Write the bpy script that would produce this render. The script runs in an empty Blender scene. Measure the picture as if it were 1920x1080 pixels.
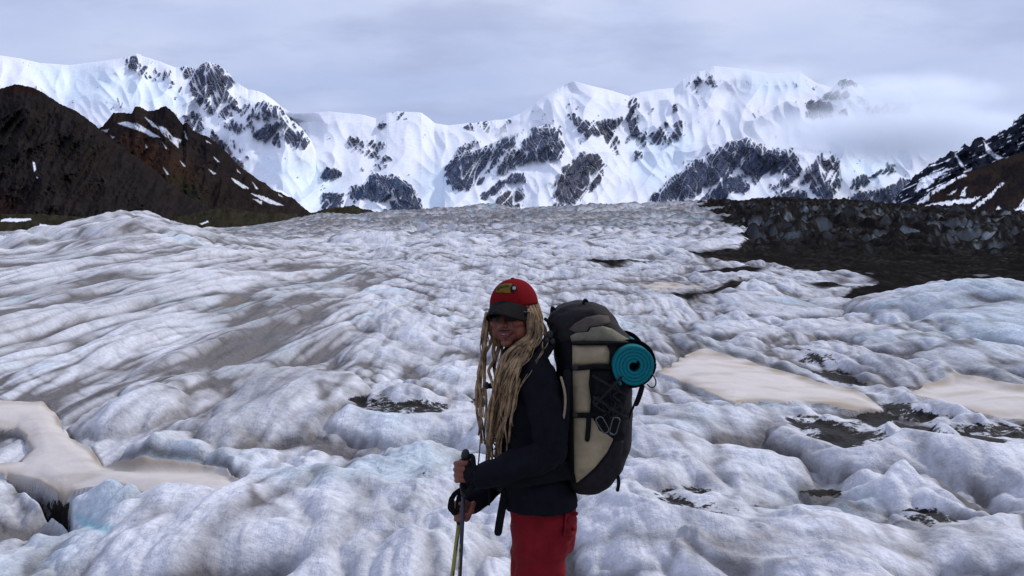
import bpy, bmesh, math, random
import numpy as np
from mathutils import Vector, Matrix
from mathutils.geometry import delaunay_2d_cdt

random.seed(7)
rng = np.random.default_rng(11)
scene = bpy.context.scene
R = math.radians

# ------------------------------------------------------------------ camera
F = 1844.0                         # focal length in photo pixels (1920 wide)
CAM = np.array([0.0, 0.0, 1.86])
PITCH = math.atan(110.0 / F)
UP = np.array([0.0, math.sin(PITCH), math.cos(PITCH)])
FWD = np.array([0.0, math.cos(PITCH), -math.sin(PITCH)])
cam_d = bpy.data.cameras.new("camera")
cam = bpy.data.objects.new("camera", cam_d)
scene.collection.objects.link(cam)
cam.location = CAM
cam.rotation_euler = (math.pi / 2 - PITCH, 0, 0)
cam_d.sensor_width = 36.0
cam_d.lens = 36.0 * F / 1920.0
cam_d.clip_start = 0.05
cam_d.clip_end = 80000
scene.camera = cam

# ------------------------------------------------------------------ world / sun / exposure
SUN_EL, SUN_AZ = 40.0, 56.0          # azimuth measured clockwise from the view direction (+Y)
world = bpy.data.worlds.new("World")
scene.world = world
world.use_nodes = True
wn, wl = world.node_tree.nodes, world.node_tree.links
wn.clear()
def N(tree, t, **kw):
    n = tree.nodes.new(t)
    for k, v in kw.items():
        setattr(n, k, v)
    return n
def mixrgb(tree, a, b, fac, blend='MIX'):
    n = tree.nodes.new('ShaderNodeMix'); n.data_type = 'RGBA'; n.blend_type = blend
    for key, v in ((0, fac), (6, a), (7, b)):
        if isinstance(v, bpy.types.NodeSocket): tree.links.new(v, n.inputs[key])
        else: n.inputs[key].default_value = v
    return n.outputs[2]
def ramp(tree, fac, stops):
    n = tree.nodes.new('ShaderNodeValToRGB')
    e = n.color_ramp.elements
    while len(e) < len(stops): e.new(0.5)
    for el, (p, c) in zip(e, stops):
        el.position = p
        el.color = c if isinstance(c, tuple) else (c, c, c, 1)
    tree.links.new(fac, n.inputs[0])
    return n.outputs[0]
def math_n(tree, op, a, b=None, clamp=False):
    n = tree.nodes.new('ShaderNodeMath'); n.operation = op; n.use_clamp = clamp
    for i, v in enumerate((a, b)):
        if v is None: continue
        if isinstance(v, bpy.types.NodeSocket): tree.links.new(v, n.inputs[i])
        else: n.inputs[i].default_value = v
    return n.outputs[0]
wt = world.node_tree
sky = N(wt, 'ShaderNodeTexSky', sky_type='NISHITA')
sky.sun_disc = False
sky.sun_elevation = R(SUN_EL); sky.sun_rotation = R(SUN_AZ)
tc = N(wt, 'ShaderNodeTexCoord')
sep = N(wt, 'ShaderNodeSeparateXYZ'); wl.new(tc.outputs['Generated'], sep.inputs[0])
zz = math_n(wt, 'ADD', math_n(wt, 'MAXIMUM', sep.outputs[2], 0.0), 0.22)
cx = math_n(wt, 'DIVIDE', sep.outputs[0], zz); cy = math_n(wt, 'DIVIDE', sep.outputs[1], zz)
comb = N(wt, 'ShaderNodeCombineXYZ'); wl.new(cx, comb.inputs[0]); wl.new(cy, comb.inputs[1])
def wnoise(scale, detail, rough, offs, sx=1.0, sy=1.0):
    m = N(wt, 'ShaderNodeMapping'); wl.new(comb.outputs[0], m.inputs[0])
    m.inputs[1].default_value = offs; m.inputs[3].default_value = (sx, sy, 1)
    n = N(wt, 'ShaderNodeTexNoise'); n.inputs['Scale'].default_value = scale
    n.inputs['Detail'].default_value = detail; n.inputs['Roughness'].default_value = rough
    wl.new(m.outputs[0], n.inputs['Vector']); return n.outputs[0]
big = ramp(wt, wnoise(1.5, 6, 0.5, (3.1, 1.7, 0)), [(0.38, 0.0), (0.62, 1.0)])
fine = ramp(wt, wnoise(2.6, 7, 0.55, (0.3, 6.2, 2.0), 0.9, 1.2), [(0.47, 0.0), (0.66, 1.0)])
# overcast deck: bluish thin cloud low in the sky, whiter and thicker higher up
hi = ramp(wt, sep.outputs[2], [(0.05, 0.0), (0.23, 1.0)])
thin = (4.0, 4.95, 7.9, 1); thick = (6.5, 7.15, 9.5, 1); grey = (4.0, 4.55, 6.9, 1)
c1 = mixrgb(wt, thin, thick, math_n(wt, 'ADD', math_n(wt, 'MULTIPLY', hi, 0.55), math_n(wt, 'MULTIPLY', big, 0.5), True))
c2 = mixrgb(wt, c1, grey, math_n(wt, 'MULTIPLY', fine, 0.6))
c3 = mixrgb(wt, sky.outputs[0], c2, 0.93)
# an overcast sky is brightest overhead
zen_m = N(wt, 'ShaderNodeMapRange'); zen_m.interpolation_type = 'SMOOTHSTEP'
wl.new(sep.outputs[2], zen_m.inputs[0])
for k_, v_ in ((1, 0.22), (2, 0.8), (3, 1.0), (4, 1.3)): zen_m.inputs[k_].default_value = v_
bg = N(wt, 'ShaderNodeBackground'); wl.new(math_n(wt, 'MULTIPLY', zen_m.outputs[0], 0.1), bg.inputs[1])
wl.new(c3, bg.inputs[0])
wo = N(wt, 'ShaderNodeOutputWorld'); wl.new(bg.outputs[0], wo.inputs[0])

sun_d = bpy.data.lights.new("sun", 'SUN')
sun_d.energy = 2.7; sun_d.angle = R(4); sun_d.color = (1.0, 0.95, 0.87)
sun = bpy.data.objects.new("sun", sun_d)
scene.collection.objects.link(sun)
sdir = Vector((math.sin(R(SUN_AZ)) * math.cos(R(SUN_EL)), math.cos(R(SUN_AZ)) * math.cos(R(SUN_EL)), math.sin(R(SUN_EL))))
sun.rotation_euler = sdir.to_track_quat('Z', 'Y').to_euler()
sun.location = (30, 30, 60)

vs = scene.view_settings
vs.view_transform = 'Standard'; vs.look = 'None'; vs.exposure = 0.0; vs.gamma = 1.0
vs.use_curve_mapping = False
scene.cycles.use_denoising = True
try: scene.cycles.denoiser = 'OPENIMAGEDENOISE'
except Exception: pass
scene.cycles.max_bounces = 8
scene.cycles.diffuse_bounces = 3
scene.cycles.glossy_bounces = 2
scene.cycles.transparent_max_bounces = 8
scene.cycles.volume_bounces = 6
scene.cycles.volume_max_steps = 64

# ------------------------------------------------------------------ helpers
def prop(o, label=None, cat=None, group=None, kind=None):
    if label: o['label'] = label
    if cat: o['category'] = cat
    if group: o['group'] = group
    if kind: o['kind'] = kind
    return o

def ray(px, py):
    px = np.asarray(px, float); py = np.asarray(py, float)
    a = (px - 960) / F; b = (540 - py) / F
    return a, b * UP[1] + FWD[1], b * UP[2] + FWD[2]     # direction components

def P(px, py, y):
    """world point seen at a photo pixel, y metres in front of the camera"""
    a, b, c = ray(px, py)
    t = y / b
    return Vector((a * t, y, CAM[2] + c * t))

def project(x, y, z):
    zr = z - CAM[2]
    dep = y * FWD[1] + zr * FWD[2]
    dep = np.where(np.abs(dep) < 1e-3, 1e-3, dep)
    return 960 + F * x / dep, 540 - F * (y * UP[1] + zr * UP[2]) / dep, dep

_tabs = {}
def perlin(x, y, seed=0):
    if seed not in _tabs:
        r = np.random.default_rng(1000 + seed)
        p = r.permutation(4096).astype(np.int32)
        ang = r.random(4096) * 2 * np.pi
        _tabs[seed] = (p, np.cos(ang).astype(np.float32), np.sin(ang).astype(np.float32))
    p, gx, gy = _tabs[seed]
    x = np.asarray(x, np.float64); y = np.asarray(y, np.float64)
    xi = np.floor(x).astype(np.int64); yi = np.floor(y).astype(np.int64)
    fx = (x - xi).astype(np.float32); fy = (y - yi).astype(np.float32)
    ux = fx * fx * fx * (fx * (fx * 6 - 15) + 10); uy = fy * fy * fy * (fy * (fy * 6 - 15) + 10)
    def g(i, j, dx, dy):
        h = p[(p[i & 4095] + j) & 4095]
        return gx[h] * dx + gy[h] * dy
    a = g(xi, yi, fx, fy); b = g(xi + 1, yi, fx - 1, fy)
    c = g(xi, yi + 1, fx, fy - 1); d = g(xi + 1, yi + 1, fx - 1, fy - 1)
    ab = a + ux * (b - a); cd = c + ux * (d - c)
    return (ab + uy * (cd - ab)) * 1.41

def fbm(x, y, seed, octs=4, gain=0.5):
    s = 0; a = 1.0; t = 0
    for k in range(octs):
        s = s + a * perlin(x * 2 ** k + 17.3 * k, y * 2 ** k - 9.1 * k, seed + k); t += a; a *= gain
    return s / t

def sst(x, a, b):
    t = np.clip((x - a) / (b - a), 0, 1)
    return t * t * (3 - 2 * t)

def sdf(px, py, poly, margin=60):
    """signed distance in photo pixels to a polygon, positive inside"""
    poly = np.array(poly, float)
    out = np.full(px.shape, -1e3, np.float32)
    lo, hi_ = poly.min(0) - margin, poly.max(0) + margin
    sel = (px > lo[0]) & (px < hi_[0]) & (py > lo[1]) & (py < hi_[1])
    if not sel.any(): return out
    x, y = px[sel], py[sel]
    d2 = np.full(x.shape, 1e12); ins = np.zeros(x.shape, bool)
    n = len(poly)
    for i in range(n):
        x1, y1 = poly[i]; x2, y2 = poly[(i + 1) % n]
        ex, ey = x2 - x1, y2 - y1
        t = np.clip(((x - x1) * ex + (y - y1) * ey) / (ex * ex + ey * ey + 1e-9), 0, 1)
        d2 = np.minimum(d2, (x - x1 - t * ex) ** 2 + (y - y1 - t * ey) ** 2)
        c = (y1 > y) != (y2 > y)
        if ey != 0:
            ins ^= c & (x < (x2 - x1) * (y - y1) / ey + x1)
    out[sel] = np.where(ins, 1, -1) * np.sqrt(d2)
    return out

def grid_mesh(name, co, nr, nc, wrap=False, keep=None, colors=None, attrs=None, mat=None, smooth=True):
    """co: (nr*nc, 3) row-major"""
    idx = np.arange(nr * nc).reshape(nr, nc)
    if wrap: idx = np.concatenate([idx, idx[:, :1]], 1)
    q = np.stack([idx[:-1, :-1], idx[:-1, 1:], idx[1:, 1:], idx[1:, :-1]], -1).reshape(-1, 4)
    return quads_mesh(name, co, q, keep, colors, mat, smooth)

def quads_mesh(name, co, q, keep=None, colors=None, mat=None, smooth=True):
    if keep is not None: q = q[keep]
    used, inv = np.unique(q, return_inverse=True)
    q = inv.reshape(-1, 4); co = co[used]
    me = bpy.data.meshes.new(name)
    me.vertices.add(len(co)); me.vertices.foreach_set('co', co.astype(np.float32).ravel())
    me.loops.add(q.size); me.loops.foreach_set('vertex_index', q.astype(np.int32).ravel())
    me.polygons.add(len(q)); me.polygons.foreach_set('loop_start', np.arange(0, q.size, 4, dtype=np.int32))
    me.update(calc_edges=True)
    me.polygons.foreach_set('use_smooth', np.full(len(q), smooth, bool))
    if colors is not None:
        a = me.attributes.new('tone', 'FLOAT_COLOR', 'POINT')
        c = np.ones((len(co), 4), np.float32); c[:, :colors.shape[1]] = colors[used]
        a.data.foreach_set('color', c.ravel())
    me.validate()
    o = bpy.data.objects.new(name, me)
    scene.collection.objects.link(o)
    if mat: me.materials.append(mat)
    return o

def ground_material(name, rough=0.7, n_scale=9.0, n_amt=0.25, b_scale=14.0, b_dist=0.02, b_str=0.6, spec=0.3, grain=0.0, grit=0.0, flow=0.0):
    m = bpy.data.materials.new(name); m.use_nodes = True
    t = m.node_tree; b = t.nodes['Principled BSDF']
    at = N(t, 'ShaderNodeAttribute', attribute_name='tone')
    tcn = N(t, 'ShaderNodeTexCoord')
    n1 = N(t, 'ShaderNodeTexNoise'); n1.inputs['Scale'].default_value = n_scale; n1.inputs['Detail'].default_value = 7
    n1.inputs['Roughness'].default_value = 0.65
    t.links.new(tcn.outputs['Object'], n1.inputs['Vector'])
    v = ramp(t, n1.outputs[0], [(0.25, 1.0 - n_amt), (0.75, 1.0 + n_amt * 0.5)])
    col = mixrgb(t, at.outputs['Color'], v, 1.0, 'MULTIPLY')
    if flow:      # fine melt runnels combed along the flow of the ice
        mp = N(t, 'ShaderNodeMapping'); mp.inputs[2].default_value = (0, 0, .05); mp.inputs[3].default_value = (1.0, .10, .35)
        t.links.new(tcn.outputs['Object'], mp.inputs[0])
        n5 = N(t, 'ShaderNodeTexNoise'); n5.inputs['Scale'].default_value = flow; n5.inputs['Detail'].default_value = 7; n5.inputs['Roughness'].default_value = .62; n5.inputs['Distortion'].default_value = .6
        t.links.new(mp.outputs[0], n5.inputs['Vector'])
        sy = N(t, 'ShaderNodeSeparateXYZ'); t.links.new(tcn.outputs['Object'], sy.inputs[0])
        fm = N(t, 'ShaderNodeMapRange'); t.links.new(sy.outputs[1], fm.inputs[0])
        for k_, v_ in ((1, 6.0), (2, 13.0), (3, .28), (4, .72)): fm.inputs[k_].default_value = v_
        ffac = fm.outputs[0]
        col = mixrgb(t, col, ramp(t, n5.outputs[0], [(.33, (.50, .48, .46, 1)), (.47, (.93, .93, .92, 1)), (.66, (1.1, 1.1, 1.1, 1))]), ffac, 'MULTIPLY')
    if grain:
        n3 = N(t, 'ShaderNodeTexNoise'); n3.inputs['Scale'].default_value = 55; n3.inputs['Detail'].default_value = 4; n3.inputs['Roughness'].default_value = .7
        t.links.new(tcn.outputs['Object'], n3.inputs['Vector'])
        col = mixrgb(t, col, ramp(t, n3.outputs[0], [(0.34, 1.0 - grain), (0.5, 1.0), (0.7, 1.0 + grain * .4)]), 1.0, 'MULTIPLY')
    if grit:      # dark grit scattered over the ice: how much is stored in the attribute's alpha
        n4 = N(t, 'ShaderNodeTexNoise'); n4.inputs['Scale'].default_value = grit; n4.inputs['Detail'].default_value = 9; n4.inputs['Roughness'].default_value = .72
        t.links.new(tcn.outputs['Object'], n4.inputs['Vector'])
        v4 = math_n(t, 'ADD', n4.outputs[0], math_n(t, 'MULTIPLY', math_n(t, 'SUBTRACT', at.outputs['Alpha'], .80), .80))
        mk = ramp(t, v4, [(0.47, 0.0), (0.52, 1.0)])
        gcol = mixrgb(t, (.006, .0055, .0055, 1), (.024, .020, .016, 1), ramp(t, n1.outputs[0], [(.35, 0.0), (.75, 1.0)]))
        col = mixrgb(t, col, gcol, math_n(t, 'MULTIPLY', mk, .985))
    t.links.new(col, b.inputs['Base Color'])
    b.inputs['Roughness'].default_value = rough
    b.inputs['Specular IOR Level'].default_value = spec
    n2 = N(t, 'ShaderNodeTexNoise'); n2.inputs['Scale'].default_value = b_scale; n2.inputs['Detail'].default_value = 6
    n2.inputs['Roughness'].default_value = 0.6
    t.links.new(tcn.outputs['Object'], n2.inputs['Vector'])
    bp = N(t, 'ShaderNodeBump'); bp.inputs['Strength'].default_value = b_str; bp.inputs['Distance'].default_value = b_dist
    hgt = n2.outputs[0]
    if flow:
        n6 = N(t, 'ShaderNodeTexNoise'); n6.inputs['Scale'].default_value = 5.5; n6.inputs['Detail'].default_value = 8; n6.inputs['Roughness'].default_value = .58
        t.links.new(tcn.outputs['Object'], n6.inputs['Vector'])
        hgt = math_n(t, 'ADD', math_n(t, 'MULTIPLY', n6.outputs[0], 2.6), math_n(t, 'ADD', hgt, math_n(t, 'MULTIPLY', n5.outputs[0], 1.8)))
    if grit: hgt = math_n(t, 'ADD', hgt, math_n(t, 'MULTIPLY', mk, math_n(t, 'SUBTRACT', math_n(t, 'MULTIPLY', n4.outputs[0], 3.0), 2.2)))
    t.links.new(hgt, bp.inputs['Height']); t.links.new(bp.outputs[0], b.inputs['Normal'])
    return m
# ================================================================== GLACIER
az = np.concatenate([np.arange(-180, -36, 4.0), np.arange(-36, 36, 0.068), np.arange(36, 180, 4.0)])
AZ = np.radians(az)
ds = [0.35]
while ds[-1] < 2.6: ds.append(ds[-1] * 1.06)
while ds[-1] < 60: ds.append(ds[-1] * 1.0034)
while ds[-1] < 1600: ds.append(ds[-1] * 1.0042)
while ds[-1] < 30000: ds.append(ds[-1] * 1.12)
DS = np.array(ds)
nr, nc = len(DS), len(AZ)
DD, AA = np.meshgrid(DS, AZ, indexing='ij')
gx = (DD * np.sin(AA)).ravel(); gy = (DD * np.cos(AA)).ravel(); gd = DD.ravel()

# --- broad shape: height against distance, for bearings given as photo columns
KD = np.log(np.array([0.3, 4, 8, 14, 24, 38, 60, 100, 200, 400, 800, 1600, 6000, 30000]))
KPX = [-400, 0, 110, 215, 320, 450, 640, 960, 1300, 1480, 1600, 1780, 1920, 2300]
KZ = np.array([
 [0, -.12, -.35, .05, .70, 1.25, 1.70, .6, -.5, 0, 0, 0, 0, 0],
 [0, -.12, -.35, .05, .70, 1.20, 1.45, .5, -.5, 0, 0, 0, 0, 0],
 [0, -.12, -.33, .05, .75, 1.35, 1.75, .6, -.3, .2, .5, 0, 0, 0],
 [0, -.12, -.28, .05, .80, 1.65, 2.45, 1.0, .0, .6, .5, 0, 0, 0],
 [0, -.12, -.24, .05, .70, 1.45, 2.05, .8, .4, 1.6, 1, 0, 0, 0],
 [0, -.12, -.18, .02, .50, 1.00, 1.25, .6, .8, 2.6, 2, 0, 0, 0],
 [0, -.12, -.12, -.02, .25, .50, .45, .3, 1.2, 5.0, 12, 12, 6, 0],
 [0, -.12, -.10, -.05, .05, .12, .15, .4, 2.2, 7.0, 15, 17, 6, 0],
 [0, -.12, -.10, -.10, -.05, .0, .05, .5, 2.4, 8.5, 19, 22, 6, 0],
 [0, -.12, -.10, -.16, -.10, -.15, -.2, .4, 2.6, 9.0, 19, 21, 6, 0],
 [0, -.12, -.10, -.18, -.05, -.25, -.3, .2, 2.8, 8.5, 16, 18, 6, 0],
 [0, -.12, -.08, -.18, .15, -.25, -.3, .1, 2.2, 6.5, 11, 13, 6, 0],
 [0, -.12, -.06, -.12, .25, -.15, -.3, .0, 1.4, 4.6, 7, 9, 6, 0],
 [0, -.12, -.05, -.10, .25, .0, -.2, .0, 1.2, 4.0, 5, 6, 6, 0]])
gpx = 960 + F * np.tan(np.clip(AA, -0.6, 0.6)).ravel()
def catmull(tab, u):
    """tab (n, m) sampled at float rows u -> per element needs the column separately; 1-D cubic"""
    i = np.clip(np.floor(u).astype(int), 0, len(tab) - 2); t = u - i
    p0 = tab[np.clip(i - 1, 0, len(tab) - 1)]; p1 = tab[i]; p2 = tab[i + 1]; p3 = tab[np.clip(i + 2, 0, len(tab) - 1)]
    return p1 + 0.5 * t * (p2 - p0 + t * (2 * p0 - 5 * p1 + 4 * p2 - p3 + t * (3 * (p1 - p2) + p3 - p0)))
ud = np.interp(np.log(DS), KD, np.arange(len(KD)))
ucol = np.interp(960 + F * np.tan(np.clip(AZ, -0.6, 0.6)), KPX, np.arange(len(KPX)))
tmp = np.stack([catmull(KZ[k], ud) for k in range(len(KPX))])       # (cols, nr)
base = np.stack([catmull(tmp[:, j], ucol) for j in range(nr)]).ravel()

bpx, bpy_, _ = project(gx, gy, base)
front = gy > 0.2
bpx = np.where(front, bpx, -5000)

# --- flow-aligned coordinates, warped
w1 = perlin(gx / 5.0, gy / 7.0, 1); w2 = perlin(gx / 5.0 + 9, gy / 7.0 + 4, 2); w3 = perlin(gx / 1.4, gy / 1.9, 3)
th = -0.24
A_ = gx * math.cos(th) - gy * math.sin(th) * -1 * -1
A_ = gx * 0.97 + gy * 0.24
B_ = -gx * 0.24 + gy * 0.97
lft = sst(bpx, 820, 430)
A_ = A_ + (0.8 - .5 * lft) * w1 + (0.16 - .08 * lft) * w3
B_ = B_ + 1.5 * w2 + 0.2 * w3
def lod(lam_a, lam_b):
    return sst(np.minimum(lam_b / (gd * 0.0036), lam_a / (gd * 0.0012)), 2.0, 5.0)
def billow(la, lb, seed, soft=0.05):
    n = perlin(A_ / la, B_ / lb, seed)
    return np.sqrt(n * n + soft * soft)
near = 1 - sst(gd, 40, 110)
right_lump = sst(bpx, 1150, 1450) * sst(gd, 8, 11)
ctr = sst(bpx, 600, 780) * (1 - sst(bpx, 1150, 1330))              # broad low pillows straight ahead
left = sst(gd, 8.0, 11.5) * (1 - .78 * ctr) * (1 - .65 * sst(bpx, 1200, 1420)) * (1 - .3 * sst(gd, 45, 80))     # how far the long flow grooves dominate
AG = gx - .085 * sst(bpx, 1350, 750) * gy + .40 * perlin(gx / 7, gy / 16, 26) + .14 * perlin(gx / 2.0, gy / 5.0, 27) + .05 * perlin(gx / .7, gy / 1.6, 28)
def groove(la, lb, seed, soft=.03):
    n = perlin(AG / la, B_ / lb, seed)
    return np.sqrt(n * n + soft * soft)
c1 = billow(1.9, 3.3, 10, .03); c2 = billow(0.70, 1.15, 11, .03); c3 = billow(0.27, 0.45, 12, 0.05); c4 = billow(.115, .16, 35, .05)
q0 = groove(2.6, 24.0, 29, .03); q1 = groove(.90, 11.0, 21, .03); q2 = groove(.32, 4.0, 22, .04)
st1 = perlin(AG / 0.45, B_ / 6.0, 13); st2 = perlin(AG / 0.13, B_ / 1.8, 14)
b4 = perlin(A_ / 0.11, B_ / 0.17, 15)
sw = perlin(A_ / 6.0, B_ / 9.0, 16)
iso = .54 * (c1 - .25) + .28 * (c2 - .25) * lod(.7, 1.15) + .13 * (c3 - .25) * lod(.27, .45)
lng = .34 * (q0 - .25) + .30 * (q1 - .25) * lod(.85, 7) + .10 * (q2 - .25) * lod(.3, 2.8) + .07 * (c1 - .25) + .03 * (c2 - .25) * lod(.7, 1.15)
iso = iso * (1 - .35 * ctr * sst(gd, 9, 14))
det = iso * (1 - left) + lng * left + 0.04 * st1 * lod(.45, 6) * (0.25 + 0.75 * left) + 0.016 * st2 * lod(.13, 1.8) + 0.012 * b4 * lod(.11, .17) + .034 * (c4 - .25) * lod(.10, .12) * (1 - .6 * left) * (.5 + sst(perlin(gx / 1.1, gy / 1.3, 36), -.3, .4))
b5 = groove(5.5, 17.0, 17, .02) * (1 - ctr) + ctr * billow(6.0, 9.0, 17, .02); b6 = billow(19, 26, 18, .02); b7 = billow(60, 80, 19, .02); b8 = groove(2.3, 9.0, 20, .02) * (1 - ctr) + ctr * billow(2.8, 4.0, 20, .02)
r5 = 0.45 - b5; r6 = .45 - b6                                 # sharp-backed forms further out
far = (0.8 * (b5 - .25) * sst(gd, 20, 60) + 3.2 * (r5 - .2) * sst(gd, 70, 180) + 0.7 * (b8 - .25) * sst(gd, 30, 80) * lod(2.6, 3.6)
       + 2.6 * (b6 - .25) * sst(gd, 70, 200) + 8.5 * (r6 - .2) * sst(gd, 150, 340) + 8.0 * (b7 - .25) * sst(gd, 250, 600))
mid = 0.25 * sw * sst(gd, 7, 20) + .40 * (billow(1.9, 2.6, 37, .03) - .25) * sst(gd, 30, 42) * (1 - sst(gd, 70, 95)) * sst(bpx, 620, 400)
leftfar = sst(bpx, 640, 440) * sst(gd, 55, 75)            # low ice hidden beyond the swell
far = far * (1 - 0.85 * leftfar)

# --- explicit swells: (px, py of the crest, half width px, height m, length along view m)
LOBES = [(390, 950, 270, .24, 1.1), (90, 1025, 170, .12, .7), (640, 905, 160, .17, .9), (785, 888, 85, .16, .55), (245, 748, 85, .24, 1.0),
         (310, 712, 70, .16, 1.0), (550, 722, 130, .34, 1.9), (750, 755, 150, .22, 1.2), (800, 838, 85, .10, .6), (660, 868, 120, .10, .6), (890, 880, 110, .14, .6),
         (1320, 770, 130, .15, .8), (1260, 826, 95, .17, .7), (1235, 895, 70, .10, .5), (1700, 803, 240, .30, 1.3), (1400, 850, 120, .10, .7), (1860, 850, 130, .16, .8),
         (1260, 955, 190, .17, .8), (1180, 1000, 120, .12, .5), (1560, 975, 180, .12, .7), (1830, 985, 160, .15, .7), (1650, 1010, 200, .12, .5), (1440, 1030, 150, .10, .4),
         (1790, 548, 170, .55, 5.0), (1620, 560, 90, .2, 3.0), (1900, 600, 130, .3, 2.5), (1850, 660, 120, .22, 1.8), (1700, 640, 90, .15, 1.5), (1560, 610, 90, .16, 2.0),
         (1390, 610, 80, .14, 2.0), (1450, 560, 100, .2, 3.5), (480, 690, 90, .10, 1.0), (860, 700, 90, .12, 1.0), (225, 408, 130, .35, 14.), (150, 425, 60, .35, 7.), (300, 425, 60, .3, 7.), (30, 440, 120, .4, 10.), (700, 445, 90, .9, 9.), (840, 455, 80, .6, 8.)]
lob = np.zeros_like(gx); lring = np.zeros_like(gx)
colz = base.reshape(nr, nc)
def base_hit(px, py):
    """where the broad surface is seen at this pixel"""
    j = int(np.argmin(np.abs(960 + F * np.tan(np.clip(AZ, -.6, .6)) - px)))
    _, rows, _ = project(DS * math.sin(AZ[j]), DS * math.cos(AZ[j]), colz[:, j])
    ok = np.where((rows <= py) & (DS > 2))[0]
    k = ok[0] if len(ok) else nr - 1
    return DS[k] * math.sin(AZ[j]), DS[k] * math.cos(AZ[j])
for q, (px, py, hw, h, ln) in enumerate(LOBES):
    x0, y0 = base_hit(px, py)
    x0, y0 = base_hit(px, py + .75 * h * F / y0)
    wx = hw / F * y0
    sel = (np.abs(gx - x0) < 1.6 * wx) & (np.abs(gy - y0) < 1.6 * ln)
    if not sel.any(): continue
    X = (gx[sel] - x0) / wx; Y = (gy[sel] - y0) / ln
    X = X + .22 * perlin(X * 1.7 + q, Y * 1.7, 23) + .10 * perlin(X * 4 + q, Y * 4, 24); Y = Y + .22 * perlin(X * 1.7 + 5, Y * 1.7 + q, 25)
    r2 = X * X + Y * Y
    lob[sel] = np.maximum(lob[sel], h * (1.12 * np.sqrt(np.clip(1 - r2, 0, 1) + .015) - .137)) if True else 0
    lring[sel] = np.maximum(lring[sel], np.exp(-((r2 - 1.0) / .22) ** 2) * min(1, h / .15))
inlobe = sst(lob, 0, .08) * near

# --- traced ground patches (photo pixels on the broad surface)
wob = 9 * perlin(gx / 0.9, gy / 1.3, 30) + 4 * perlin(gx / 0.25, gy / 0.4, 31)
px_w, py_w = bpx + wob, bpy_ + 0.5 * wob
SNOW = [
 [(-260, 752), (0, 755), (85, 756), (112, 780), (120, 808), (143, 833), (165, 845), (200, 880), (260, 890), (380, 886), (420, 892), (452, 918),
  (430, 935), (400, 952), (320, 955), (245, 935), (170, 930), (120, 930), (70, 905), (0, 890), (-260, 880)],
 [(1230, 700), (1290, 668), (1330, 665), (1400, 680), (1480, 705), (1540, 725), (1600, 735), (1640, 755), (1662, 768), (1600, 767), (1500, 756),
  (1400, 756), (1378, 765), (1340, 745), (1290, 720)],
 [(1708, 745), (1735, 730), (1790, 718), (1850, 722), (1920, 735), (2300, 750), (2300, 800), (1920, 787), (1850, 780), (1790, 770), (1740, 757)],
 [(1195, 536), (1240, 531), (1300, 539), (1330, 541), (1290, 545), (1230, 546)]]
HOLE = [(-60, 800), (30, 805), (50, 820), (58, 845), (40, 868), (0, 872), (-60, 870)]
snow_sd = [sdf(px_w, py_w, p, 60) for p in SNOW]
snow_sd[0] = np.minimum(snow_sd[0], -sdf(px_w, py_w, HOLE, 80))
snow_m = np.max(np.stack(snow_sd), 0)
flat = sst(snow_m, -14, 10)
DEBRIS = [
 [(1345, 380), (1600, 375), (1920, 395), (2400, 405), (2400, 585), (1920, 562), (1760, 542), (1690, 552), (1600, 562), (1570, 556), (1640, 528),
  (1560, 512), (1430, 492), (1290, 482), (1275, 470), (1400, 470), (1390, 440), (1335, 400)],
 [(1235, 548), (1330, 542), (1390, 530), (1420, 528), (1370, 545), (1290, 556)],
 [(1075, 492), (1130, 487), (1215, 484), (1190, 492), (1140, 497)], [(1290, 506), (1400, 500), (1470, 508), (1360, 513)], [(1460, 528), (1560, 532), (1640, 545), (1540, 541)]]
wob2 = (34 * perlin(gx / 26, gy / 60, 34) + 26 * perlin(gx / 9, gy / 14, 32)) * sst(gd, 20, 60) + 6 * perlin(gx / 2.0, gy / 3.0, 33)
deb_sd = np.max(np.stack([sdf(bpx + wob2, bpy_ + 0.22 * wob2, p, 90) for p in DEBRIS]), 0)
deb = sst(deb_sd, -2, 2)
serac_zone = sst(deb_sd, 0, 22) * sst(gd, 70, 120) * (1 - sst(gd, 700, 1200))
sr = perlin(gx / 16 + 0.5 * perlin(gx / 30, gy / 30, 40), gy / 26, 41)
sr2 = perlin(gx / 6.5, gy / 9, 42)
sr3 = perlin(gx / 3.0, gy / 4.2, 47)
sharp = lambda v, k: np.clip(1 - np.abs(v) * k, 0, 1)
seracs = serac_zone * (2.4 * sharp(sr, 1.5) ** 1.6 * sst(gd, 110, 220) + 1.9 * sharp(sr2, 1.7) ** 1.4 * sst(gd, 70, 130) + .7 * sharp(sr3, 1.7) + 1.3 * fbm(gx / 3.5, gy / 5, 76, 4) * sst(gd, 60, 110) - 2.0)
rub = 0.05 * perlin(gx / .3, gy / .45, 43) * lod(.3, .45) + 0.14 * perlin(gx / 1.3, gy / 1.8, 44) * lod(1.3, 1.8)
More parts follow.
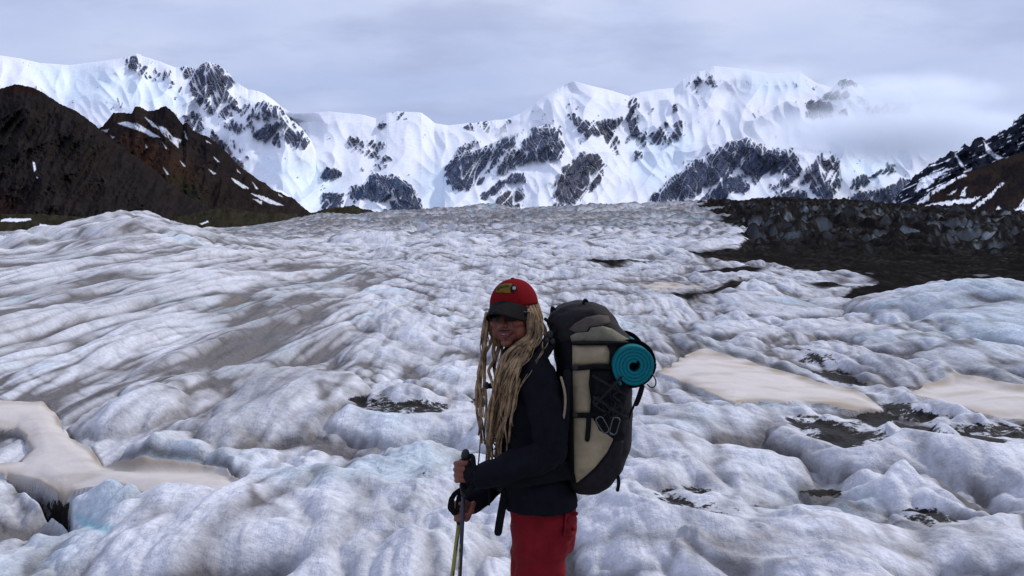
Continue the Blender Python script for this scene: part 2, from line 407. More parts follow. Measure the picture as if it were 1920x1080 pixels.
GRIT = [  # dark grit washed into hollows: polygon, strength
 ([(1465, 772), (1660, 768), (1690, 790), (1640, 815), (1580, 822), (1500, 800)], .95), ([(1650, 755), (1712, 750), (1760, 772), (1920, 795), (2300, 805), (2300, 830), (1920, 815), (1800, 800), (1690, 785)], 1.0),
 ([(650, 735), (760, 738), (905, 748), (905, 765), (800, 762), (680, 752)], .9), ([(600, 690), (700, 692), (740, 705), (900, 735), (860, 745), (740, 730), (640, 705)], .55),
 ([(1180, 905), (1300, 900), (1420, 930), (1480, 945), (1400, 952), (1250, 925)], .75), ([(1490, 925), (1560, 920), (1600, 935), (1520, 940)], .9),
 ([(1680, 955), (1760, 948), (1810, 965), (1740, 975)], .85), ([(1480, 650), (1560, 650), (1600, 690), (1640, 730), (1560, 712), (1500, 680)], .75),
 ([(-200, 715), (60, 700), (230, 655), (320, 700), (200, 790), (150, 815), (110, 760), (-200, 735)], .40),
 ([(300, 880), (480, 820), (700, 830), (560, 880), (460, 900)], .40), ([(10, 890), (60, 905), (130, 935), (128, 968), (100, 955), (60, 925)], 1.0),
 ([(690, 868), (860, 840), (870, 870), (720, 885)], .6), ([(1270, 1040), (1200, 1010), (1330, 1015), (1420, 1040), (1360, 1060)], .4)]
crack = sst(sdf(bpx, bpy_, [(14, 893), (60, 903), (132, 938), (135, 972), (108, 960), (62, 925)], 20), -4, 8)

hum = det * (1 - .55 * inlobe) + mid + far + lob
spx, spy, _ = project(gx, gy, base + hum * (1 - .9 * flat)); spx = np.where(front, spx, -5000)
grit = np.zeros_like(gx); smear = np.zeros_like(gx)
gn = 0.5 + 0.5 * perlin(gx / .22, gy / .3, 45)
for poly, s in GRIT:
    m = sst(sdf(spx + 1.6 * wob, spy + .8 * wob, poly, 60), -20, 10)
    if s < .6: smear = np.maximum(smear, m * s * 1.6)
    else: grit = np.maximum(grit, m * s)
pool = sst(sdf(spx + wob * .5, spy, [(120, 945), (150, 965), (215, 985), (200, 1000), (150, 985)], 30), -8, 10)
z = base + hum * (1 - 0.95 * flat) * (1 - 0.55 * deb * near) * (1 - 0.5 * grit) + seracs + deb * near * rub * 1.0 + .04 * sst(snow_m, -4, 30) + .05 * sst(snow_m, -1.5, 1.0) - .03 * flat - 0.05 * grit * gn - 0.24 * crack - 0.015 * pool
z -= 0.15 * (1 - sst(gd, 2.2, 4.4))              # trodden ground round the two people
gpos = np.stack([gx, gy, z], 1)

# --- colour of ice, dirt, old snow, rock debris (albedo only)
low = -((det - .30 * (q0 - .25) * left) * (1 - .55 * inlobe) + lob) / 0.30
dn = perlin(AG / 1.6, B_ / 9.0, 50); dn2 = .7 * perlin(AG / .11, B_ / 1.6, 51) * lod(.11, 1.6) + .6 * perlin(AG / .30, B_ / 4.5, 55) * lod(.3, 4.5); dn3 = perlin(A_ / .035, B_ / .05, 52) * lod(.035, .05)
dn4 = fbm(gx / 1.3, gy / 1.8, 53, 3); dn5 = fbm(gx / 9, gy / 14, 54, 3)
g1 = np.exp(-(c1 / 0.11) ** 2); g2 = np.exp(-(c2 / 0.11) ** 2) * lod(.7, 1.15); g3 = np.exp(-(c3 / .10) ** 2) * lod(.27, .45)
h0 = np.exp(-(q0 / .075) ** 2); h1 = np.exp(-(q1 / .085) ** 2) * lod(.85, 7); h2 = np.exp(-(q2 / .11) ** 2) * lod(.3, 2.8)
crease = np.clip((.7 * g1 + .5 * g2 + .25 * g3) * (1 - left) + (.75 * h0 + .90 * h1 + .55 * h2 + .25 * g2) * left, 0, 1.2) * (1 - .5 * inlobe) + .45 * lring
farcrease = np.clip(np.exp(-(b5 / .13) ** 2) * .7 + np.exp(-(b8 / .13) ** 2) * .55 * lod(2.6, 3.6), 0, 1) * sst(gd, 22, 70) + np.exp(-(b6 / .12) ** 2) * .6 * sst(gd, 80, 220)
pat = np.clip(.74 + .35 * dn5 + .8 * dn4, .25, 1.4)
thin = np.exp(-(c1 / .055) ** 2) * sst(dn4, -.15, .2) * (1 - .6 * inlobe) * (1 - left) * sst(gd, 4, 6) * near + .8 * np.exp(-(b8 / .07) ** 2) * sst(gd, 30, 70) * (1 - sst(gd, 200, 400)) * sst(perlin(gx / 6, gy / 9, 77), -.1, .25) + .7 * np.exp(-(b5 / .05) ** 2) * sst(gd, 30, 60) * sst(perlin(gx / 14, gy / 20, 78), -.1, .2)
stk = np.clip(.5 + 1.2 * dn2 + .5 * dn, 0, 1.4)
dirt = (.035 + .55 * thin + .66 * crease * near * pat + .55 * farcrease * pat + .30 * sst(low, -.25, .85) * near * pat * (.45 + .75 * stk) + .16 * np.clip(dn + .25, 0, 1) * (.5 + .6 * left)
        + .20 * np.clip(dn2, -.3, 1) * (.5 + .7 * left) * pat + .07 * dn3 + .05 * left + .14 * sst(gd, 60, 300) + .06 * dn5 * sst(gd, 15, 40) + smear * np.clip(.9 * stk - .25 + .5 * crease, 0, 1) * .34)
dirt = np.clip(dirt, 0, 1)
ice = np.array([.625, .635, .685]); dcol = np.array([.115, .104, .102]); dark = np.array([.028, .025, .023])
snowc = np.array([.50, .460, .432]); rockc = np.array([.014, .0125, .012]); tan = np.array([.26, .20, .12]); blue = np.array([.36, .56, .66])
def lerp(a, b, t): return a * (1 - t[:, None]) + b * t[:, None]
col = np.tile(ice, (len(gx), 1))
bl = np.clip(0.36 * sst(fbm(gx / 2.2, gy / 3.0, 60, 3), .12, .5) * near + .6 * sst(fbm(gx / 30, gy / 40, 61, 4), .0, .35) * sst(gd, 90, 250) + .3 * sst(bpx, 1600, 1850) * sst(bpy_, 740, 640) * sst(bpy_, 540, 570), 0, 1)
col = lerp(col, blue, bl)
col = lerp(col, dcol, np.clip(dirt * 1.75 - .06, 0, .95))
tn = np.clip(.18 * sst(fbm(gx / 1.7 + 5, gy / 2.1, 62, 3), .2, .5) * crease, 0, .5)
col = lerp(col, tan, tn * near)
sc = lerp(np.tile(snowc, (len(gx), 1)), np.array([.27, .21, .14]), np.clip(sst(snow_m, 15, 0) * .8 * (0.55 + 1.3 * perlin(gx / .5, gy / .4, 63)), 0, .85))
sc = lerp(sc, np.array([.17, .135, .095]), .55 * sst(snow_m, 9, -2) * (.5 + perlin(gx / .35, gy / .3, 73)).clip(0, 1))
sc = lerp(sc, np.array([.37, .32, .275]), .6 * sst(fbm(gx / .9, gy / .4, 64, 5), .03, .35))
sm = sst(snow_m, -1.5, 1.5)
galpha = np.clip(.55 * thin * sst(perlin(gx / 2.5, gy / 3.5, 79), .0, .3) * (1 - sm) + grit * (.95 + .55 * perlin(A_ / .5, B_ / .7, 48)) * (1 - sm * .9) + .38 * sst(deb_sd, -26, 0) * (1 - deb) + .52 * np.clip(crease, 0, 1) * near * pat * sst(dn4, -.12, .25) * (1 - .5 * left) + .2*smear, 0, 1)
rim = np.exp(-((snow_m + 4) / 3.5) ** 2) * (.35 + .65 * sst(perlin(gx / .6, gy / .5, 75), -.2, .3))
col = lerp(col, np.array([.05, .042, .036]), np.clip(rim * .8, 0, 1))
col = col * (1 - sm[:, None]) + sc * sm[:, None]
# debris: thin rock cover with bare ice on the steep serac faces
gz2 = z.reshape(nr, nc)
slope = np.abs(np.gradient(gz2, axis=0) / np.gradient(DS)[:, None]).ravel()
fs = np.gradient(gz2, axis=0) / np.gradient(DS)[:, None]; fs = fs.ravel()
bare = serac_zone * (.35 + .65 * sst(fbm(gx / 26, gy / 45, 74, 3), -.15, .15)) * sst(.55 * fbm(gx / 9, gy / 14, 66, 3) + .5 * fbm(gx / .9, gy / 6, 65, 3) + .55 * (np.clip(fs, -.5, 1.4) - .50), .04, .30) * .85
bare = np.maximum(bare, deb * near * .6 * sst(fbm(gx / 2.6, gy / 5, 67, 3), .42, .5))
rc = lerp(np.tile(rockc, (len(gx), 1)), np.array([.036, .031, .028]), sst(perlin(gx / .35, gy / .5, 68) + .6 * perlin(gx / 3, gy / 4, 69), .0, .9))
rc = lerp(rc, lerp(np.tile(np.array([.10, .107, .115]), (len(gx), 1)), np.array([.34, .40, .42]), sst(fbm(gx / 5, gy / 8, 71, 3), -.1, .4)), bare)
col = lerp(col, rc * 0 + rc, deb) if False else col * (1 - deb[:, None]) + rc * deb[:, None]
col = lerp(col, np.array([.02, .02, .022]), crack * .9)
col = lerp(col, np.array([.25, .45, .52]), pool * .8)

col = np.concatenate([col, galpha[:, None]], 1)
M_ICE = ground_material('glacier_ice', rough=.55, n_scale=16, n_amt=.30, b_scale=18, b_dist=.02, b_str=.75, spec=.04, grain=.12, flow=5.0, grit=13.0)
M_FIRN = ground_material('old_snow', rough=.8, n_scale=5, n_amt=.10, b_scale=40, b_dist=.008, b_str=.5, spec=.2)
M_RUB = ground_material('rock_rubble', rough=.9, n_scale=7, n_amt=.55, b_scale=9, b_dist=.08, b_str=1.0, spec=.0)
idx = np.arange(nr * nc).reshape(nr, nc)
idx = np.concatenate([idx, idx[:, :1]], 1)
Q = np.stack([idx[:-1, :-1], idx[:-1, 1:], idx[1:, 1:], idx[1:, :-1]], -1).reshape(-1, 4)[:, ::-1]
fc = lambda a: a[Q].mean(1)
qdeb = fc(deb) > .5
qs = [fc(s) > 0 for s in snow_sd]
anys = np.any(np.stack(qs), 0) & ~qdeb
prop(quads_mesh('glacier', gpos, Q, ~qdeb & ~anys, col, M_ICE), kind='structure')
prop(quads_mesh('moraine', gpos, Q, qdeb, col, M_RUB), kind='structure')
for k in range(4):
    prop(quads_mesh('snow_patch', gpos, Q, qs[k] & ~qdeb, col, M_FIRN), kind='structure')
def ground_z(x, y):
    i = int(np.argmin(np.abs(DS - math.hypot(x, y)))); j = int(np.argmin(np.abs(AZ - math.atan2(x, y))))
    return float(gpos[i * nc + j, 2])
# ================================================================== MOUNTAINS
def dense(pts, xs):
    p = np.array(pts, float)
    return np.interp(xs, p[:, 0], p[:, 1])

def terrain(name, x0, x1, dx, sky_pts, base_pts, yb, yr, nrows, relief, colour, mat, jag=1.5, jag_w=None, power=1.0):
    """a slope rising from y = yb metres to a ridge at y = yr metres, with a back side"""
    xs = np.arange(x0, x1 + dx, dx); ncol = len(xs)
    sk = dense(sky_pts, xs); bs = dense(base_pts, xs)
    j = jag * (1.0 * perlin(xs / 14, xs * 0 + 3, 70) + .6 * perlin(xs / 5, xs * 0 + 1, 71) + .35 * perlin(xs / 2.2, xs * 0 + 8, 72))
    t = np.linspace(0, 1, nrows)
    PX = np.repeat(xs[None], nrows, 0); PY = bs[None] + (sk - bs)[None] * t[:, None]
    PY = PY + (j if jag_w is None else j * jag_w(xs))[None] * (t[:, None] ** 14)
    ybx = yb(xs) if callable(yb) else np.full(ncol, float(yb)); yrx = yr(xs) if callable(yr) else np.full(ncol, float(yr))
    Y = ybx[None] + (yrx - ybx)[None] * (t[:, None] ** power)
    px, py = PX.ravel(), PY.ravel()
    c, rock = colour(px, py, np.repeat(t[:, None], ncol, 1).ravel())
    rel = relief(px, py, rock)
    edge = np.repeat(np.minimum(1, (1 - t) * 12)[:, None], ncol, 1).ravel()
    Y = Y.ravel() * (1 + rel * edge)
    a, b, cz = ray(px, py)
    s = Y / b
    co = np.stack([a * s, Y, CAM[2] + cz * s], 1)
    top = co[-ncol:]
    back = []; bc = []
    for k in range(1, 7):
        f = k / 6
        q = top.copy(); q[:, 1] += (yrx * .35) * f; q[:, 0] *= (1 + .35 * f); q[:, 2] = top[:, 2] * (1 - f) ** 1.0 - 20 * f
        back.append(q); bc.append(c[-ncol:])
    co = np.concatenate([co] + back); c = np.concatenate([c] + bc)
    o = grid_mesh(name, co, nrows + 6, ncol, colors=c, mat=mat)
    return prop(o, kind='structure')

def mountain_material(name, scale, dist, amt=.25, rough=.8):
    return ground_material(name, rough=rough, n_scale=scale, n_amt=amt, b_scale=scale * 1.3, b_dist=dist, b_str=.8, spec=.0)

# ---- far snow range
ROCK = [  # polygon, cover, brown tint
 ([(236, 110), (255, 108), (268, 122), (292, 152), (280, 150), (258, 135), (240, 122)], .62, .3), ([(293, 132), (315, 133), (318, 145), (308, 156), (296, 145)], .62, .3),
 ([(320, 150), (345, 160), (348, 178), (330, 168)], .3, .3),
 ([(340, 126), (362, 126), (372, 130), (385, 115), (398, 116), (412, 122), (430, 140), (440, 160), (425, 168), (440, 185), (446, 205), (430, 220), (410, 218), (395, 205), (370, 190), (358, 165), (345, 145)], .60, .4),
 ([(400, 125), (420, 130), (432, 145), (437, 160), (415, 155), (405, 140)], .95, .4), ([(362, 170), (385, 168), (400, 200), (408, 216), (385, 205), (368, 190)], .75, .3),
 ([(440, 210), (470, 195), (500, 190), (528, 205), (530, 215), (500, 225), (470, 222), (475, 240), (440, 250), (420, 240), (425, 230), (460, 228)], .66, .2),
 ([(475, 240), (500, 235), (530, 220), (545, 225), (565, 240), (583, 265), (575, 278), (550, 275), (510, 270), (480, 262)], .66, .2), ([(550, 235), (570, 250), (583, 268), (570, 280), (560, 262)], .95, .1),
 ([(345, 220), (363, 208), (380, 225), (382, 240), (372, 250), (355, 240)], .55, .4),
 ([(385, 235), (400, 250), (430, 280), (448, 305), (458, 314), (440, 312), (415, 285), (390, 260)], .65, 1.2), ([(433, 262), (450, 280), (465, 295), (450, 285)], .6, .8),
 ([(703, 228), (727, 234), (725, 242), (708, 238)], .6, .3), ([(735, 213), (745, 212), (763, 216), (760, 225), (745, 228)], .5, .4),
 ([(650, 262), (665, 255), (685, 265), (710, 265), (730, 275), (735, 295), (720, 303), (700, 295), (675, 285), (655, 275)], .45, .5), ([(705, 308), (715, 308), (717, 318), (708, 317)], .8, .2),
 ([(604, 322), (612, 317), (638, 322), (638, 327), (615, 338), (605, 333)], 1.2, 0), ([(600, 368), (612, 362), (642, 366), (643, 380), (630, 392), (608, 390)], 1.1, 0),
 ([(652, 368), (660, 352), (690, 340), (700, 330), (706, 322), (715, 328), (730, 332), (748, 328), (755, 340), (770, 348), (780, 370), (796, 397), (770, 404), (735, 404), (722, 395), (743, 375), (738, 352), (732, 362), (725, 380), (700, 376), (690, 370), (665, 378)], 1.1, 0),
 ([(868, 240), (880, 232), (955, 222), (950, 245), (930, 248), (890, 245)], .42, .5), ([(850, 285), (870, 270), (900, 265), (880, 280), (860, 290)], .45, .3),
 ([(835, 315), (845, 300), (870, 285), (900, 280), (925, 270), (940, 258), (970, 252), (965, 270), (940, 290), (925, 310), (905, 335), (895, 350), (870, 356), (850, 352), (838, 335)], .80, .1),
 ([(935, 315), (950, 290), (985, 262), (1000, 240), (1030, 235), (1050, 245), (1060, 275), (1055, 290), (1040, 300), (1010, 302), (980, 305), (950, 320), (935, 325)], .68, .2),
 ([(902, 365), (920, 350), (950, 335), (965, 323), (985, 330), (980, 342), (950, 345), (925, 365), (905, 372)], 1.05, .1), ([(930, 380), (945, 362), (970, 350), (980, 365), (975, 390), (955, 394), (930, 388)], .72, .7),
 ([(1035, 388), (1045, 340), (1060, 315), (1085, 290), (1100, 285), (1120, 290), (1135, 305), (1130, 330), (1115, 350), (1090, 370), (1070, 384)], .85, .6),
 ([(1065, 215), (1080, 215), (1100, 235), (1115, 255), (1105, 260), (1085, 240), (1070, 225)], .7, .4), ([(1095, 230), (1165, 222), (1172, 232), (1150, 243), (1165, 265), (1155, 285), (1140, 275), (1130, 255), (1105, 245)], .5, .6),
 ([(1175, 225), (1180, 195), (1190, 184), (1197, 190), (1192, 215), (1195, 240), (1215, 255), (1200, 264), (1180, 252)], .9, .2),
 ([(1205, 270), (1235, 240), (1265, 225), (1285, 230), (1280, 255), (1250, 268), (1225, 275)], .42, .5), ([(1262, 200), (1268, 197), (1270, 208), (1263, 209)], 1, .1), ([(1190, 283), (1205, 283), (1203, 294), (1191, 294)], .6, 0),
 ([(1320, 148), (1335, 143), (1345, 158), (1325, 160)], .5, .3), ([(1283, 158), (1305, 148), (1325, 140), (1322, 152), (1300, 172), (1283, 178)], .35, 0),
 ([(1213, 380), (1250, 345), (1275, 325), (1290, 310), (1320, 295), (1355, 275), (1375, 262), (1400, 262), (1430, 274), (1460, 282), (1490, 278), (1495, 300), (1500, 320), (1480, 345), (1455, 362), (1445, 350), (1480, 330), (1455, 325), (1430, 335), (1420, 345), (1400, 330), (1390, 315), (1370, 320), (1350, 340), (1320, 350), (1305, 365), (1265, 378), (1235, 380)], .82, .2),
 ([(1310, 380), (1335, 355), (1370, 330), (1390, 330), (1402, 350), (1395, 360), (1370, 355), (1355, 380)], .95, .1),
 ([(1500, 345), (1520, 310), (1540, 290), (1560, 285), (1573, 300), (1572, 330), (1560, 340), (1535, 345), (1520, 355)], .45, .5), ([(1555, 285), (1565, 290), (1573, 315), (1570, 332), (1562, 320)], .95, .2),
 ([(1525, 360), (1545, 345), (1575, 335), (1577, 345), (1555, 375), (1540, 380), (1530, 365)], 1, .1), ([(1450, 380), (1460, 365), (1490, 355), (1510, 360), (1512, 372), (1490, 380)], 1.1, 0),
 ([(1597, 352), (1605, 335), (1625, 330), (1632, 340), (1615, 348)], 1.1, .2), ([(1632, 330), (1655, 320), (1665, 308), (1675, 310), (1678, 320), (1655, 328)], 1.1, .2),
 ([(1590, 388), (1600, 362), (1640, 358), (1680, 345), (1695, 335), (1710, 340), (1715, 355), (1690, 370), (1660, 385)], 1.1, .3),
 ([(1568, 158), (1580, 149), (1600, 150), (1608, 160), (1570, 162)], .85, .3), ([(1545, 180), (1565, 170), (1595, 172), (1595, 180), (1560, 185)], .6, .5),
 ([(1508, 197), (1520, 190), (1540, 188), (1567, 200), (1560, 215), (1535, 220), (1515, 215)], .85, .2), ([(1575, 210), (1585, 200), (1588, 215)], .8, .2), ([(1620, 205), (1660, 195), (1710, 195), (1710, 210), (1660, 215), (1640, 210)], .55, .1)]
BLUEICE = [[(60, 125), (200, 130), (330, 160), (350, 205), (200, 200), (110, 185)], [(480, 300), (590, 300), (640, 350), (590, 395), (540, 360)], [(1190, 260), (1300, 250), (1290, 300), (1220, 350), (1190, 330)],
           [(1380, 140), (1500, 135), (1520, 165), (1420, 180)], [(790, 330), (840, 300), (850, 370), (800, 395)], [(1580, 290), (1700, 300), (1640, 350), (1580, 330)]]
def streak(px, py, seed):
    u = px + 5 * perlin(px / 30, py / 30, seed + 5); v = py + 5 * perlin(px / 30 + 7, py / 30, seed + 6)
    return .75 * perlin((u + .45 * v) / 8.0, v / 30, seed) + .5 * perlin((u - .35 * v) / 5.0, v / 18, seed + 1) + .5 * perlin(u / 22, v / 16, seed + 2) + .30 * perlin((u + .2 * v) / 2.6, v / 6, seed + 3) + .14 * perlin(u / 1.4, v / 2.2, seed + 4)
def col_range(px, py, t):
    wx = 6.5 * perlin(px / 15, py / 13, 80) + 1.5 * perlin(px / 4, py / 4, 81); wy = 5.0 * perlin(px / 13, py / 14, 82) + 1.3 * perlin(px / 3.5, py / 4, 83)
    sn = streak(px, py, 84); sn = sn / sn.std()
    rock = np.zeros_like(px); brown = np.zeros_like(px)
    u = px + 6 * perlin(px / 34, py / 34, 170); v = py + 6 * perlin(px / 34 + 7, py / 34, 171)
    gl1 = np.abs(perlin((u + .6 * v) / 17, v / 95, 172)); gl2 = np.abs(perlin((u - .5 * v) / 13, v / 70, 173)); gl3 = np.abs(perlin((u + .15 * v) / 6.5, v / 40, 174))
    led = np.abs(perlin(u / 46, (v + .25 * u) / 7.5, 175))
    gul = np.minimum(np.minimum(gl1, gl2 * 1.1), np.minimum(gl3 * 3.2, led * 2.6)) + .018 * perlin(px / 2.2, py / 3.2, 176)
    for poly, cov, br in ROCK:
        cov = cov + .13 * (cov < 1.0); d = sdf(px + wx, py + wy, poly, 14)
        thr = np.clip(1.12 - cov, .05, .7) * .19 + .012 * np.clip(5 - d, 0, 12)
        r = sst(gul, thr - .035, thr + .035) * sst(d + .8 * sn, -3, -1) * sst(cov * 1.6 - .18 - sn * .33, -.1, .25)
        brown = np.where(r > rock, br, brown); rock = np.maximum(rock, r)
    scat = sst(streak(px, py, 90) + .5 * perlin(px / 40, py / 30, 95), .75, .95) * sst(gul, .08, .16) * .6 * sst(t, .15, .4)
    rock = np.maximum(rock, scat)
    c = np.tile(np.array([.72, .745, .80]), (len(px), 1))
    bi = np.zeros_like(px)
    for poly in BLUEICE:
        bi = np.maximum(bi, sst(sdf(px + 2 * wx, py + 2 * wy, poly, 30), -20, 14))
    bi = bi * (0.35 + .5 * sst(perlin(px / 7, py / 4, 96) + .6 * perlin(px / 3, py / 2, 97), -.3, .6))
    c = lerp(c, np.array([.60, .76, .85]), np.clip(bi, 0, 1) * .75)
    c = lerp(c, np.array([.74, .75, .79]), .5 * sst(fbm(px / 30, py / 14, 98, 4), .05, .45))
    rc = lerp(np.tile(np.array([.056, .074, .122]), (len(px), 1)), np.array([.115, .090, .085]), np.clip(brown * (.55 + .9 * perlin(px / 9, py / 9, 99)), 0, 1))  # bluish rock tone includes distance haze put into the colour
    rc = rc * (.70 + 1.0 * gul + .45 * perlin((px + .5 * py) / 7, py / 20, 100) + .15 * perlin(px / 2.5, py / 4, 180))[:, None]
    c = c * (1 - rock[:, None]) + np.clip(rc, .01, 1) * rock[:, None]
    return c, rock
def rel_range(px, py, rock):
    g = .044 * perlin((px + .6 * py) / 120, py / 150, 107) + (1 - 2.2 * np.abs(perlin((px + .5 * py) / 75, py / 95, 101))) * .022 + (1 - 2.2 * np.abs(perlin((px - .4 * py) / 30, py / 50, 102))) * .0065
    calm = 1 - .75 * np.maximum(np.exp(-((px - 715) / 110) ** 2), np.exp(-((px - 90) / 130) ** 2) * .8)
    g = g * calm
    rr = .12 + .88 * rock
    g = g + rr * (.0048 * perlin((px + .4 * py) / 11, py / 26, 103) + .0012 * perlin(px / 5, py / 9, 104)) + rock * .0012 * perlin(px / 3.4, py / 9, 105)
    g = g + rock * .006 * np.abs(perlin((px + .6 * py) / 17, py / 95, 172))
    return -g - .006 * rock
SKY4 = [(-260, 60), (-100, 96), (0, 104), (40, 110), (75, 118), (130, 122), (190, 115), (235, 108), (255, 101), (290, 112), (330, 127), (350, 124), (368, 128), (385, 115), (392, 116), (410, 122), (430, 138), (440, 152), (465, 168), (485, 170), (510, 185), (530, 202), (550, 213), (600, 210), (615, 209), (680, 215), (705, 222), (725, 212), (745, 209), (790, 211), (805, 222), (815, 231), (840, 235), (870, 232), (950, 223), (975, 213), (1000, 195), (1020, 180), (1045, 165), (1075, 152), (1105, 160), (1140, 168), (1180, 180), (1200, 173), (1230, 168), (1265, 165), (1280, 150), (1310, 135), (1340, 124), (1400, 130), (1440, 138), (1500, 135), (1530, 155), (1560, 165), (1575, 150), (1590, 147), (1605, 155), (1620, 165), (1650, 160), (1690, 160), (1710, 172), (1722, 200), (1745, 235), (1790, 262), (1920, 280), (2250, 260)]
M_RANGE = mountain_material('mountain_snow_and_rock', .02, 4.0, .10)
terrain('mountain_range', -900, 2800, 1.15, [(-900, 70), (-600, 95), (-420, 55)] + SKY4 + [(2800, 240)], [(-900, 415), (2800, 415)], 7600, lambda x: 11200 + 600 * np.sin(x / 170.0), 300, rel_range, col_range, M_RANGE, jag=2.2, jag_w=lambda x: .12 + .9 * np.clip(sum(np.exp(-((x - c_) / w_) ** 2) for c_, w_ in ((258, 30), (390, 45), (470, 30), (745, 15), (915, 45), (1060, 10), (1315, 25), (1590, 22))), 0, 1))

# ---- spurs and rock islands standing out in front of the range
def spur(sky_pts, y0, y1, base=408, rows=120, amp=1.0):
    xs_ = [p[0] for p in sky_pts]
    def rel(px, py, rock):
        return amp * rel_range(px + 300, py, rock) * .8
    return terrain('mountain_spur', min(xs_), max(xs_), 1.0, sky_pts, [(min(xs_), base), (max(xs_), base)], y0, y1, rows, rel, col_range, M_RANGE, jag=1.8)
spur([(1180, 400), (1213, 379), (1250, 346), (1275, 324), (1290, 308), (1320, 293), (1355, 273), (1380, 262), (1405, 263), (1430, 272), (1460, 281), (1490, 277), (1530, 281), (1560, 283), (1573, 298), (1578, 332), (1592, 352), (1610, 400)], 6500, 7600)
spur([(640, 402), (652, 367), (662, 350), (690, 339), (700, 330), (706, 321), (715, 327), (730, 331), (748, 327), (757, 340), (770, 348), (782, 370), (797, 400)], 6300, 6900, rows=80)
spur([(825, 372), (834, 316), (845, 299), (870, 284), (900, 278), (925, 268), (945, 257), (970, 251), (990, 248), (1005, 238), (1032, 233), (1052, 245), (1062, 275), (1075, 292), (1100, 284), (1122, 289), (1137, 306), (1140, 330), (1128, 365), (1100, 402)], 7200, 9000)
spur([(415, 275), (430, 225), (470, 196), (500, 189), (530, 206), (545, 224), (566, 240), (584, 264), (598, 300), (640, 385)], 8300, 9600, base=400, rows=90)
# ---- right-hand rocky ridge and the brown slope in front of it
SNOW5 = [[(1843, 262), (1862, 285), (1882, 296), (1868, 298), (1850, 285)], [(1790, 285), (1800, 300), (1812, 318), (1800, 310)], [(1735, 330), (1790, 312), (1770, 325), (1735, 352), (1715, 362), (1720, 345)]]
def col_r5(px, py, t):
    sn = streak(px, py, 110)
    lay = perlin((px + 0.2 * py) / 22, (py + .45 * px) / 3.6, 111)
    snow = sst(lay + .4 * sn, .42, .6)
    for p in SNOW5: snow = np.maximum(snow, sst(sdf(px + 3 * sn, py + 3 * sn, p, 10), -1, 2))
    c = np.tile(np.array([.016, .019, .030]), (len(px), 1)) * (1 + .5 * sn)[:, None]
    c = lerp(np.clip(c, .008, 1), np.array([.80, .83, .88]), snow)
    return c, 1 - snow
def rel_r5(px, py, rock):
    return -(.012 * (1 - 2 * np.abs(perlin((px + py) / 34, py / 40, 112))) + .006 * perlin(px / 9, py / 12, 113) + .003 * perlin(px / 3, py / 4, 114))
terrain('mountain_ridge', 1680, 2800, 1.1, [(1680, 372), (1700, 345), (1715, 330), (1739, 312), (1758, 300), (1781, 285), (1797, 281), (1808, 270), (1818, 277), (1827, 258), (1839, 258), (1851, 262), (1874, 246), (1897, 239), (1901, 227), (1920, 212), (2000, 150), (2200, 90), (2800, 20)],
        [(1650, 420), (2300, 420)], 4600, 5600, 170, rel_r5, col_r5, mountain_material('banded_rock', .02, 8, .3), jag=4)
SNOW6 = [[(1712, 385), (1758, 350), (1804, 325), (1812, 328), (1770, 352), (1730, 380)], [(1722, 388), (1760, 378), (1840, 368), (1828, 378), (1770, 388), (1720, 396)], [(1808, 402), (1850, 368), (1880, 342), (1884, 344), (1850, 375), (1815, 405)],
         [(1850, 408), (1866, 396), (1872, 386), (1878, 392), (1862, 410)], [(1880, 412), (1905, 390), (1912, 395), (1895, 412)], [(1898, 405), (1920, 370), (1990, 330), (1960, 370), (1920, 400)], [(1800, 368), (1808, 352), (1814, 350), (1808, 368)], [(1775, 365), (1795, 355), (1790, 362)]]
def col_r6(px, py, t):
    sn = streak(px, py, 120); c = np.tile(np.array([.014, .012, .013]), (len(px), 1))
    c = lerp(c, np.array([.026, .019, .016]), sst(fbm(px / 30, py / 24, 121, 4), -.2, .4))
    snow = np.zeros_like(px)
    for p in SNOW6: snow = np.maximum(snow, sst(sdf(px + 4 * sn, py + 3 * sn, p, 10), -1, 1.5) * sst(sn, .55, .25))
    return lerp(c, np.array([.78, .80, .85]), snow), 1 - snow
def rel_h(seed, amp=1.0):
    def f(px, py, rock):
        return -amp * (.030 * (1 - 2 * np.abs(perlin((px + .7 * py) / 70, py / 110, seed))) + .012 * (1 - 2 * np.abs(perlin((px + .6 * py) / 24, py / 50, seed + 1))) + .004 * perlin(px / 7, py / 9, seed + 2) + .002 * perlin(px / 3, py / 3.5, seed + 3))
    return f
terrain('hill_slope', 1690, 2800, 1.1, [(1690, 402), (1712, 385), (1758, 350), (1804, 327), (1874, 300), (1920, 285), (2250, 180), (2800, 60)], [(1650, 440), (2300, 440)], 1500, 2300, 160, rel_h(122, .8), col_r6, mountain_material('dark_scree', .05, 4, .35), jag=2)

